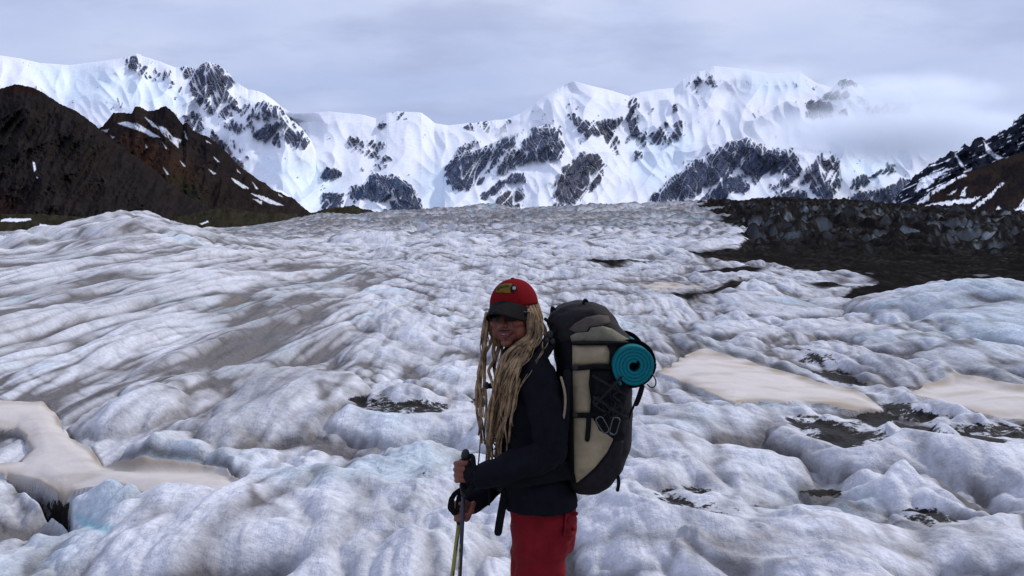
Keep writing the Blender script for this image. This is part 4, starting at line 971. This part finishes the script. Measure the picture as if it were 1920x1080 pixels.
for i in range(NU): bm.faces.new((top, rings[1][i], rings[1][(i + 1) % NU]))
cap = link('cap', bm, CAPRED, person)
sm_ = cap.modifiers.new('cloth', 'SOLIDIFY'); sm_.thickness = .003; sm_.offset = 1
bm = bmesh.new(); g = []
for j in range(9):
    t = j / 8; row = []
    for i in range(25):
        a = math.radians(-64 + 128 * i / 24)
        ed = math.cos(a * 1.25) ** .8 if abs(a) < 1.25 else 0
        rx, ry = CR[0] * 1.02, CR[1] * 1.02
        L = .082 * max(0, ed)
        x = math.sin(a) * rx * (1 - .04 * t); y = CC[1] - math.cos(a) * ry - L * t
        row.append((x * (1 + .012 * (1 - t)), y - .004 * (1 - t), .054 - .036 * (math.sin(a) ** 2) * (1 + t * .35) - .036 * t + .008 * t * (1 - t)))
    g.append(row)
for dz in (0, -.0035):
    vv = [[bm.verts.new(H(x, y, z_ + dz)) for x, y, z_ in r] for r in g]
    for a, b in zip(vv, vv[1:]):
        for i in range(24): bm.faces.new((a[i], a[i + 1], b[i + 1], b[i]))
    if dz == 0: v0 = vv
for i in range(24): bm.faces.new((v0[-1][i], v0[-1][i + 1], vv[-1][i + 1], vv[-1][i]))
bmesh.ops.recalc_face_normals(bm, faces=bm.faces); link('brim', bm, CAPDK, cap)
bm = bmesh.new(); ball(bm, H(CC[0], CC[1], CC[2] + CR[2] + .002), (.008, .008, .005)); link('button', bm, CAPRED, cap)
def capsurf(px, py, off=0.0):
    o_ = np.array(HRi @ (CAM - np.array(HC))) - np.array(CC); d = np.array(ray(px, py)); d = HRi @ d
    rr = np.array(CR) + off + .0035
    A = ((d / rr) ** 2).sum(); B = (o_ * d / rr ** 2).sum(); C_ = ((o_ / rr) ** 2).sum() - 1
    t = (-B - math.sqrt(max(0, B * B - A * C_))) / A
    w = np.array(ray(px, py)) * t + CAM
    return Vector(w)
em = panel('emblem', [(929, 549), (931, 540), (937, 534), (948, 531.5), (960, 531.5), (958, 541), (957, 550), (944, 549)], capsurf, .0015, .003, OLIVE, cap, 2.5)
panel('emblem_arc', [(931, 541), (936, 535.5), (947, 533), (955, 533), (955, 538), (946, 538), (938, 540), (933, 545)], capsurf, .003, .003, GREEN, em, 2.5)
circ = lambda cx_, cy_, r, n=20: [(cx_ + r * math.cos(2 * math.pi * k / n), cy_ + r * math.sin(2 * math.pi * k / n)) for k in range(n)]
panel('emblem_disc', circ(963.5, 540.5, 6.6), capsurf, .004, .004, BLACK, em, 2.0); panel('emblem_centre', circ(963.8, 540.3, 3.4), capsurf, .0055, .003, WHITE, em, 2.0)
gl = bmesh.new()
def wrap(th, z_, r=.101): return H(math.sin(R(th)) * r * .86, .004 - math.cos(R(th)) * r * 1.04, z_)
for s in (-1, 1):
    tube(gl, [wrap(s * 2, .010), wrap(s * 22, .016), wrap(s * 44, .013), wrap(s * 54, .008)], [.0025, .0028, .003, .0035], 8, sub=5)
    tube(gl, [wrap(s * 54, .008), H(s * .080, -.045, .007), H(s * .079, .005, .004), H(s * .077, .02, -.010)], [.0035, .003, .003, .003], 8)
tube(gl, [wrap(-4, .006), wrap(0, .008), wrap(4, .006)], .003, 8)
glasses = link('sunglasses', gl, GRIP, person)
for s in (-1, 1):
    bm = bmesh.new(); rows = []
    for j in range(9):
        v = j / 8; row = []
        for i in range(15):
            u = i / 14; th = 4 + 50 * u
            zt = .014 - .004 * u; zb = -.022 * (math.sin(math.pi * min(1, .16 + .84 * u ** .8 if u < .6 else .16 + .84 * .6 ** .8 + (u - .6) * .75)) ** .45) + .004 * u
            row.append(wrap(s * th, zt + (zb - zt) * v, .1015 + .004 * math.sin(math.pi * v)))
        rows.append(row)
    for dr in (0, 1):
        q = [[bm.verts.new(p + (HC - p).normalized() * .002 * dr) for p in r] for r in rows]
        for a, b in zip(q, q[1:]):
            for i in range(14): bm.faces.new((a[i], a[i + 1], b[i + 1], b[i]))
    bmesh.ops.recalc_face_normals(bm, faces=bm.faces); link('lens', bm, LENS, glasses)

# ---------------------------------------------------------------- dreadlocks
hb_ = bmesh.new()
def chest(px, py): return JK.surf(px, py, 0).y
def dread(keys, r, wig=.006, seed=0, taper=.55):
    """keys: (px, py, distance or None to lie on the jacket)"""
    K = [P(a, b, (chest(a, b) - .026 - .016 * random.random()) if y is None else y) for a, b, y in keys]
    pts = []; n = len(K)
    for i in range(n - 1):
        for k in range(5):
            t = k / 5; p0, p1, p2, p3 = K[max(i - 1, 0)], K[i], K[i + 1], K[min(i + 2, n - 1)]
            pts.append(p1 + .5 * t * ((p2 - p0) + t * ((2 * p0 - 5 * p1 + 4 * p2 - p3) + t * (3 * (p1 - p2) + p3 - p0))))
    pts.append(K[-1]); m = len(pts); rad = []
    for i in range(m):
        f = i / (m - 1); w = min(1, f * 4)
        pts[i] = pts[i] + Vector((mnoise.noise(Vector((f * 5, seed, 0))), mnoise.noise(Vector((f * 5, seed, 7))), 0)) * wig * w
        rad.append(r * (1 - (1 - taper) * f) * (1 + .22 * mnoise.noise(Vector((f * 16, seed * 3.1, 3)))))
    tube(hb_, pts, rad, 8, sub=1)
# hair on the head, below the cap: short thick ropes lying on the skull
for k in range(26):
    a = R(48 + k * 10.5)
    for q in range(2):
        z0 = .030 - .016 * q; rx, ry = .080 + .004 * q, .098 + .004 * q
        x, y = math.sin(a + .05 * q), -math.cos(a + .05 * q)
        if y < -.62: continue
        tube(hb_, [H(x * rx, .012 + y * ry, z0), H(x * (rx + .006), .014 + y * (ry + .008), z0 - .04), H(x * (rx + .002), .014 + y * ry, z0 - .09), H(x * (rx - .012), .03 + y * (ry - .014), z0 - .135)], [.006, .0085, .008, .006], 8)
main_top = [(985, 585, 3.505), (992, 586, 3.505), (998, 588, 3.51), (1004, 590, 3.53), (1009, 594, 3.55), (1012, 600, 3.58)]
for k in range(30):
    f = k / 29; g_ = random.random()
    t0 = main_top[min(5, int(f * 6))]
    l1 = (990 + 20 * f + random.uniform(-3, 3), 632 + random.uniform(-6, 6), 3.485 + .03 * random.random())
    l2 = (950 + 46 * f + random.uniform(-4, 4), 664 + random.uniform(-6, 8) - 6 * f, 3.40 + .05 * (1 - f) + .02 * random.random())
    l3 = (934 + 36 * f + random.uniform(-4, 4), 706 + random.uniform(-5, 5), 3.372 + .06 * (1 - f) + .02 * random.random())
    l4 = (920 + 36 * f + random.uniform(-3, 3), 765 + random.uniform(-8, 8), None)
    l5 = (914 + 33 * f + random.uniform(-4, 4), 815 + random.uniform(-8, 8), None)
    e = random.uniform(840, 874) if random.random() < .75 else random.uniform(780, 840)
    l6 = (915 + 28 * f + random.uniform(-5, 5), max(e, 828), None)
    dread([t0, l1, l2, l3, l4, l5, l6], random.choice((.0036, .0048, .0060, .0074)), .018, k * 1.7)
for k, keys in enumerate([
    [(912, 588, 3.545), (905, 633, 3.54), (907, 678, 3.52), (896, 722, 3.5), (893, 764, 3.49), (899, 800, 3.49), (903, 830, 3.49)], [(915, 592, 3.54), (911, 633, 3.53), (905, 672, 3.51), (907, 708, 3.5), (903, 750, 3.49), (903, 800, 3.48), (899, 846, 3.48), (896, 870, 3.48)],
    [(918, 600, 3.56), (910, 640, 3.55), (901, 690, 3.53), (899, 740, 3.51), (905, 790, 3.50), (907, 826, 3.5)], [(924, 612, 3.60), (921, 640, 3.56), (909, 668, 3.53), (909, 720, 3.5), (911, 770, 3.49), (909, 832, 3.49)],
    [(930, 628, 3.60), (926, 655, 3.55), (925, 676, 3.52), (915, 694, 3.5), (920, 712, 3.49), (928, 742, 3.48), (921, 800, 3.47), (919, 845, 3.47)], [(936, 636, 3.60), (934, 652, 3.56), (926, 690, 3.52), (929, 722, 3.49), (915, 780, 3.48), (913, 850, 3.48)],
    [(941, 640, 3.60), (940, 668, 3.54), (932, 700, 3.5), (926, 745, 3.48), (920, 800, 3.48), (924, 860, 3.47)], [(913, 600, 3.55), (908, 650, 3.53), (898, 700, 3.5), (901, 760, 3.49), (897, 815, 3.48)],
    [(1012, 598, 3.56), (1022, 622, 3.54), (1026, 640, 3.53), (1022, 662, 3.50), (1008, 684, 3.45)], [(1013, 604, 3.60), (1022, 630, 3.60), (1027, 655, 3.58)], [(1010, 606, 3.55), (1012, 640, 3.50), (1002, 668, 3.45), (984, 692, 3.42), (968, 730, None), (958, 790, None), (953, 830, None)]]):
    dread(keys, random.uniform(.0055, .0085) if k not in (1, 9) else .0045, .007, 60 + k * 2.3)
for k in range(16):                                   # fine loose hair
    x0 = random.uniform(905, 918)
    if k > 6:
        f = random.random(); dread([(1000 + 14 * f, 590, 3.52), (1002 + 20 * f, 632, 3.47), (965 + 52 * f, 668 + 10 * random.random(), 3.40), (944 + 40 * f, 712, 3.38), (926 + 40 * f, 772 + 30 * random.random(), None)], .0022, .03, 120 + k); continue
    dread([(x0, 600, 3.55), (x0 - random.uniform(2, 8), 650, 3.53), (x0 - random.uniform(4, 14), 710, 3.5), (x0 - random.uniform(0, 18), 770 + random.uniform(-10, 40), 3.49)], .0024, .012, 90 + k)
link('hair', hb_, HAIR, person)
# ================================================================== BACKPACK
pack = empty('backpack', P(1115, 917, YB))
prop(pack, 'tall charcoal and beige hiking backpack worn by the woman', 'backpack')
PK = Loft([(608, 1036, 1146, .150), (650, 1039, 1170, .165), (700, 1044, 1180, .170), (770, 1047, 1184, .172), (830, 1050, 1179, .170), (870, 1054, 1166, .160), (900, 1064, 1143, .140), (912, 1072, 1124, .115), (918, 1082, 1110, .07)], n=3.2)
bm = bmesh.new(); PK.add(bm, 6, 56)
body = fuse('pack_body', bm, .008, 2, CHAR, pack, wr(.006, .09, .10, 220))
LD = Loft([(566, 1072, 1112, .06), (569, 1060, 1124, .095), (576, 1046, 1136, .125), (588, 1033, 1146, .150), (603, 1027, 1156, .162), (622, 1029, 1172, .168), (634, 1032, 1183, .166), (642, 1036, 1186, .160), (648, 1046, 1176, .150)], n=2.8)
bm = bmesh.new(); LD.add(bm, 5, 56)
lid = fuse('lid', bm, .007, 2, CHAR, pack, wr(.008, .08, .07, 230))
panel('lid_pocket', [(1066, 618), (1078, 606), (1098, 595), (1122, 590), (1141, 592), (1146, 606), (1128, 610), (1106, 613), (1100, 621), (1080, 624)], LD.surf, .010, .012, TAUPE, lid, 5, .004)
panel('lid_apron', [(1069, 630), (1082, 623), (1103, 622), (1108, 614), (1130, 611), (1147, 616), (1168, 629), (1184, 639), (1160, 643), (1120, 642), (1092, 641), (1072, 643)], LD.surf, .009, .012, SAGE, lid, 5, .006)
panel('lid_seam', [(1072, 640), (1120, 639), (1183, 639), (1184, 643.5), (1120, 644.5), (1072, 645)], LD.surf, .019, .012, CHAR, lid, 4)
for pts in ([(1034, 584), (1036, 577), (1040, 580)], [(1094, 568), (1097, 563), (1101, 565)]):
    bm = bmesh.new(); tube(bm, [P(a, b, 3.52) for a, b in pts], [.005, .007, .005], 8); link('toggle', bm, BLACK, lid)
panel('side_panel', [(1073, 647), (1138, 647), (1143, 660), (1142, 683), (1110, 685), (1072, 686)], PK.surf, .006, .010, BEIGE, pack, 5, .026)
panel('side_panel', [(1073, 693), (1106, 693), (1104, 720), (1108, 750), (1106, 774), (1075, 774)], PK.surf, .006, .010, BEIGE, pack, 5, .008)
panel('side_panel', [(1075, 783), (1112, 784), (1150, 796), (1149, 826), (1138, 848), (1116, 876), (1096, 894), (1081, 906), (1076, 880)], PK.surf, .006, .010, BEIGE, pack, 5, .010)
panel('frame_cover', [(1046, 640), (1072, 640), (1075, 780), (1077, 905), (1062, 892), (1050, 820), (1047, 720)], PK.surf, .008, .010, BLACK, pack, 6, .004)
panel('base_patch', [(1080, 908), (1098, 897), (1120, 878), (1142, 850), (1153, 826), (1170, 826), (1166, 858), (1146, 893), (1124, 909), (1100, 915)], PK.surf, .006, .009, CHAR, pack, 6, .004)
panel('mesh_pocket', [(1109, 694), (1150, 690), (1174, 720), (1176, 775), (1172, 818), (1150, 822), (1120, 812), (1110, 775)], PK.surf, .008, .010, BLACK, pack, 5, .018)
for row, x1, x2, w in ((689, 1062, 1146, .017), (778, 1064, 1156, .015)):
    strap('compression_strap', [PK.surf(x1 + (x2 - x1) * k / 7, row + 1.5 * math.sin(k), .021) for k in range(8)], w, .004, BLACK, pack)
    bm = bmesh.new(); p = PK.surf(1078, row, .026); ball(bm, p, (.012, .005, .011), None, 12, 8); link('buckle', bm, GRIP, pack)
strap('webbing_tail', [PK.surf(1104, 784, .024), PK.surf(1103, 805, .026), PK.surf(1101, 824, .024)], .018, .003, BLACK, pack)
strap('webbing_tail', [P(1152, 885, 3.50), P(1158, 892, 3.48), P(1160, 905, 3.48), P(1158, 919, 3.48)], .013, .005, BLACK, pack)
strap('webbing_tail', [P(1204, 725, 3.45), P(1199, 742, 3.45), P(1193, 757, 3.45)], .019, .003, BLACK, pack)
strap('webbing_tail', [P(1206, 728, 3.47), P(1198, 742, 3.47), P(1187, 764, 3.47), P(1176, 792, 3.46)], .008, .003, BLACK, pack)
# gear lashed to the side: dark straps, loops and a small pouch
bm = bmesh.new()
for (a, b, r) in ((1122, 722, .020), (1136, 735, .024), (1150, 728, .022), (1128, 752, .020), (1148, 756, .024), (1162, 748, .018), (1120, 738, .014)):
    q = PK.surf(a, b, .034); ball(bm, q, (r, r * .8, r * 1.1), None, 12, 8)
pouch = fuse('gear_pouch', bm, .005, 2, BLACK, pack, wr(.006, .03, .03, 240))
for k in range(9):
    a0, b0 = random.uniform(1116, 1168), random.uniform(702, 770)
    pts = [PK.surf(a0 + random.uniform(-3, 3) + dx, b0 + dy, .05 + random.uniform(0, .012)) for dx, dy in ((0, 0), (random.uniform(-9, 9), 9), (random.uniform(-10, 10), 19), (random.uniform(-14, 14), 28))]
    strap('lash_cord', pts, .007, .004, CHAR if k % 3 else BLACK, pouch)
for k, (pa, pb) in enumerate((((1112, 705), (1172, 740)), ((1170, 702), (1116, 760)), ((1114, 745), (1176, 785)))):
    strap('lash_strap', [PK.surf(pa[0] + (pb[0] - pa[0]) * t, pa[1] + (pb[1] - pa[1]) * t, .055) for t in (0, .33, .66, 1)], .010, .003, CHAR, pouch)
# shoulder harness
strap('shoulder_strap', [P(1052, 640, 3.50), P(1036, 634, 3.47), P(1022, 655, 3.445), P(1008, 675, 3.430), P(985, 700, 3.41), P(958, 745, 3.452), P(955, 800, 3.458), P(985, 850, 3.43), P(1040, 872, 3.43)], .052, .010, BLACK, pack, (0, -1, .35))
strap('shoulder_strap', [P(1050, 640, 3.70), P(1025, 645, 3.72), P(1000, 665, 3.73), P(950, 720, 3.72), P(935, 790, 3.70), P(980, 860, 3.76), P(1040, 872, 3.74)], .052, .010, BLACK, pack, (0, 1, .35))
strap('load_lifter', [P(1052, 618, 3.48), P(1040, 622, 3.465), P(1030, 630, 3.455), P(1024, 645, 3.44)], .016, .004, BLACK, pack)
strap('load_lifter', [P(1046, 605, 3.50), P(1034, 606, 3.50), P(1022, 598, 3.52)], .012, .005, BLACK, pack)
for (a, b, sc_) in ((1031, 627, 1.0), (1026, 638, .8), (1036, 640, .8)):
    bm = bmesh.new(); ball(bm, P(a, b, 3.445), (.012 * sc_, .007, .014 * sc_), None, 12, 8); link('buckle', bm, GRIP, pack)
bm = bmesh.new(); ball(bm, P(912, 723, 3.50), (.011, .009, .014), None, 12, 8); link('buckle', bm, GRIP, pack)
strap('sternum_strap', [P(935, 724, 3.50), P(912, 724, 3.52), P(918, 722, 3.62), P(945, 722, 3.72)], .018, .003, BLACK, pack, (0, -1, 0))
# hip belt
HB = Loft([(880, 938, 1070, .166), (925, 946, 1078, .178)], n=2.3)
strap('hip_belt', [P(1075, 880, 3.47), HB.surf(1055, 882, .012), HB.surf(1030, 886, .016), HB.surf(1000, 892, .016), HB.surf(970, 900, .014), HB.surf(955, 910, .012), P(945, 918, 3.56), P(945, 918, 3.66)], .075, .012, BLACK, pack, (0, -1, .1))
strap('belt_tail', [P(947, 922, 3.50), P(942, 950, 3.49), P(937, 978, 3.485), P(934, 998, 3.483)], .029, .0035, BLACK, pack, (0, -1, 0))
strap('belt_tail', [P(918, 905, 3.50), P(917, 925, 3.49), P(917, 946, 3.485)], .009, .003, BLACK, pack)
bm = bmesh.new(); c0 = P(1051, 845, 3.40); ring = [c0 + Vector((.009 * math.cos(2 * math.pi * k / 16), 0, .009 * math.sin(2 * math.pi * k / 16))) for k in range(17)]
tube(bm, ring, .0016, 6, sub=1, caps=False); link('snap_ring', bm, STEEL, pack)
strap('shoulder_pad', [P(1064, 700, 3.40), P(1061, 750, 3.385), P(1059, 800, 3.39), P(1052, 845, 3.405), P(1050, 870, 3.42)], .030, .010, BLACK, pack)
bm = bmesh.new(); tube(bm, [P(1052, 708, 3.385), P(1057, 726, 3.378), P(1060, 748, 3.376), P(1058, 775, 3.378), P(1052, 800, 3.384)], .0045, 8); link('drink_hose', bm, TUBE, pack)

# ---------------------------------------------------------------- sleeping mat
def spiral_roll(cpx, cpy, y0, y1, r0, r1, turns, th):
    bm = bmesh.new(); ce = P(cpx, cpy, y0); n = int(turns * 40); prof = []
    for k in range(n + 1):
        f = k / n; a = R(205) + (f - 1) * turns * 2 * math.pi
        r = r0 + (r1 - r0) * f + .0012 * math.sin(3 * a) * f
        prof.append((a, r))
    o_, i_ = [], []
    for a, r in prof:
        o_.append((ce.x + r * math.cos(a), ce.z + r * math.sin(a))); i_.append((ce.x + (r - th) * math.cos(a), ce.z + (r - th) * math.sin(a)))
    # loose outer end hanging down
    a, r = prof[-1]; tx, tz = -math.sin(a), math.cos(a)
    for q in (.012, .026, .040):
        o_.append((o_[len(prof) - 1][0] + tx * q, o_[len(prof) - 1][1] + tz * q)); i_.append((i_[len(prof) - 1][0] + tx * q, i_[len(prof) - 1][1] + tz * q))
    ys = [y0, y0 + .003] + list(np.linspace(y0 + .03, y1 - .03, 6)) + [y1 - .003, y1]
    loops = []
    for jy, y in enumerate(ys):
        e = .0012 if jy in (0, len(ys) - 1) else 0
        L = []
        for (ox, oz), (ix, iz) in zip(o_, i_):
            dx, dz = (ix - ox) * e / th, (iz - oz) * e / th
            L.append((bm.verts.new((ox + dx, y, oz + dz)), bm.verts.new((ix - dx, y, iz - dz))))
        loops.append(L)
    for A, B in zip(loops, loops[1:]):
        for k in range(len(A) - 1):
            bm.faces.new((A[k][0], A[k + 1][0], B[k + 1][0], B[k][0])); bm.faces.new((A[k + 1][1], A[k][1], B[k][1], B[k + 1][1]))
        for k in (0, len(A) - 1): bm.faces.new((A[k][0], A[k][1], B[k][1], B[k][0]))
    for L in (loops[0], loops[-1]):
        for k in range(len(L) - 1): bm.faces.new((L[k][0], L[k][1], L[k + 1][1], L[k + 1][0]))
    bmesh.ops.recalc_face_normals(bm, faces=bm.faces)
    return bm
roll = link('sleeping_mat', spiral_roll(1189, 687, 3.395, 3.86, .0240, .0765, 4.4, .01192), TEAL)
prop(roll, 'rolled teal foam sleeping mat strapped behind the backpack', 'sleeping mat')
cr = P(1189, 687, 3.395)
for y in (3.475, 3.78):
    bm = bmesh.new(); ring = [Vector((cr.x + .0795 * math.cos(2 * math.pi * k / 32), y, cr.z + .0795 * math.sin(2 * math.pi * k / 32))) for k in range(33)]
    tube(bm, ring, .011, 8, .2, None, 1, False)
    link('mat_strap', bm, BLACK, roll)
bm = bmesh.new(); tube(bm, [P(1222, 700, 3.46), P(1229, 712, 3.45), P(1229, 722, 3.45), P(1222, 727, 3.45), P(1214, 721, 3.455)], .0024, 6); link('cord_loop', bm, GRIP, roll)

# ---------------------------------------------------------------- carabiners clipped to the pack
def carabiner(px, py, rot, label):
    c0 = PK.surf(px, py, .062); root = empty('carabiner', c0)
    prop(root, label, 'carabiner')
    def W(a, b): ca, sa = math.cos(rot), math.sin(rot); return c0 + Vector((a * ca - b * sa, 0, a * sa + b * ca))
    bm = bmesh.new(); tube(bm, [W(.012, .022), W(.006, .031), W(-.008, .031), W(-.014, .022), W(-.014, -.017), W(-.009, -.027), W(.003, -.028), W(.010, -.020)], .0026, 8); link('frame', bm, STEEL, root)
    bm = bmesh.new(); tube(bm, [W(.010, -.020), W(.012, .022)], .0021, 8); link('gate', bm, STEEL, root)
    return root
carabiner(1131, 797, .55, 'silver carabiner hanging nearest the beige lower side of the backpack')
carabiner(1153, 800, -.25, 'silver carabiner hanging nearest the back edge of the backpack')

# ================================================================== TREKKING POLES
def pole(top, low, y, m, label, loop):
    a = P(*top, y); b = P(*low, y); d = (b - a).normalized()
    gz_ = ground_z(b.x, y); L = (a.z - gz_ + .03) / -d.z
    at_ = lambda s: a + d * s
    root = empty('trekking_pole', at_(L)); prop(root, label, 'trekking pole', "trekking poles in the hiker's hands")
    bm = bmesh.new(); tube(bm, [at_(0), at_(.012), at_(.03), at_(.06), at_(.09), at_(.125), at_(.15)], [.014, .0165, .0125, .0135, .0125, .014, .0105], 14); link('grip', bm, GRIP, root)
    bm = bmesh.new(); tube(bm, [at_(.145), at_(.70)], [.0078, .0072], 12, caps=False); sh = link('shaft', bm, m, root)
    bm = bmesh.new(); tube(bm, [at_(.685), at_(.72)], .0095, 12); link('clamp', bm, GRIP, root)
    bm = bmesh.new(); tube(bm, [at_(.71), at_(L - .04)], [.0062, .0055], 12, caps=False); link('lower_shaft', bm, POLEB, root)
    bm = bmesh.new(); tube(bm, [at_(L - .085), at_(L - .08)], [.026, .026], 16); link('basket', bm, GRIP, root)
    bm = bmesh.new(); tube(bm, [at_(L - .045), at_(L)], [.006, .002], 8); link('tip', bm, STEEL, root)
    bm = bmesh.new(); tube(bm, [at_(.02)] + [P(*q) for q in loop] + [at_(.028)], .009, 8, .22, (0, -1, 0)); link('wrist_strap', bm, BLACK, root)
    return root, sh, at_
r1, s1, a1 = pole((873, 849), (862, 1080), 3.447, POLEB, 'dark blue trekking pole gripped by the upper, nearer hand', [(885, 855, 3.425), (888, 870, 3.402), (890, 893, 3.392), (883, 915, 3.40), (872, 922, 3.42), (868, 905, 3.432)])
r2, s2, a2 = pole((870, 905), (848, 1080), 3.535, POLEY, 'yellow trekking pole gripped by the lower, farther hand', [(858, 922, 3.51), (850, 930, 3.50), (846, 946, 3.49), (851, 962, 3.49), (858, 955, 3.495), (860, 935, 3.505)])
bm = bmesh.new(); q = P(849, 946, 3.488); tube(bm, [q + Vector((-.004, 0, .022)), q + Vector((-.006, 0, -.012)), q + Vector((.005, 0, -.026))], [.010, .014, .008], 10, .35, (0, -1, 0)); link('strap_pad', bm, BLACK, r2)
for root, sh, f, m in ((r1, s1, a1, POLEY), (r2, s2, a2, POLEB)):
    for s, l in ((.20, .05), (.33, .012), (.36, .05), (.42, .02)):
        bm = bmesh.new()
        o_ = Vector((.0046, -.0058, 0)) if m is POLEB else Vector((-.0042, -.0060, 0))
        if s == .20 and m is POLEY: continue
        tube(bm, [f(s) + o_, f(s + l) + o_], [.0028, .0028], 8); link('shaft_marking', bm, m, sh)
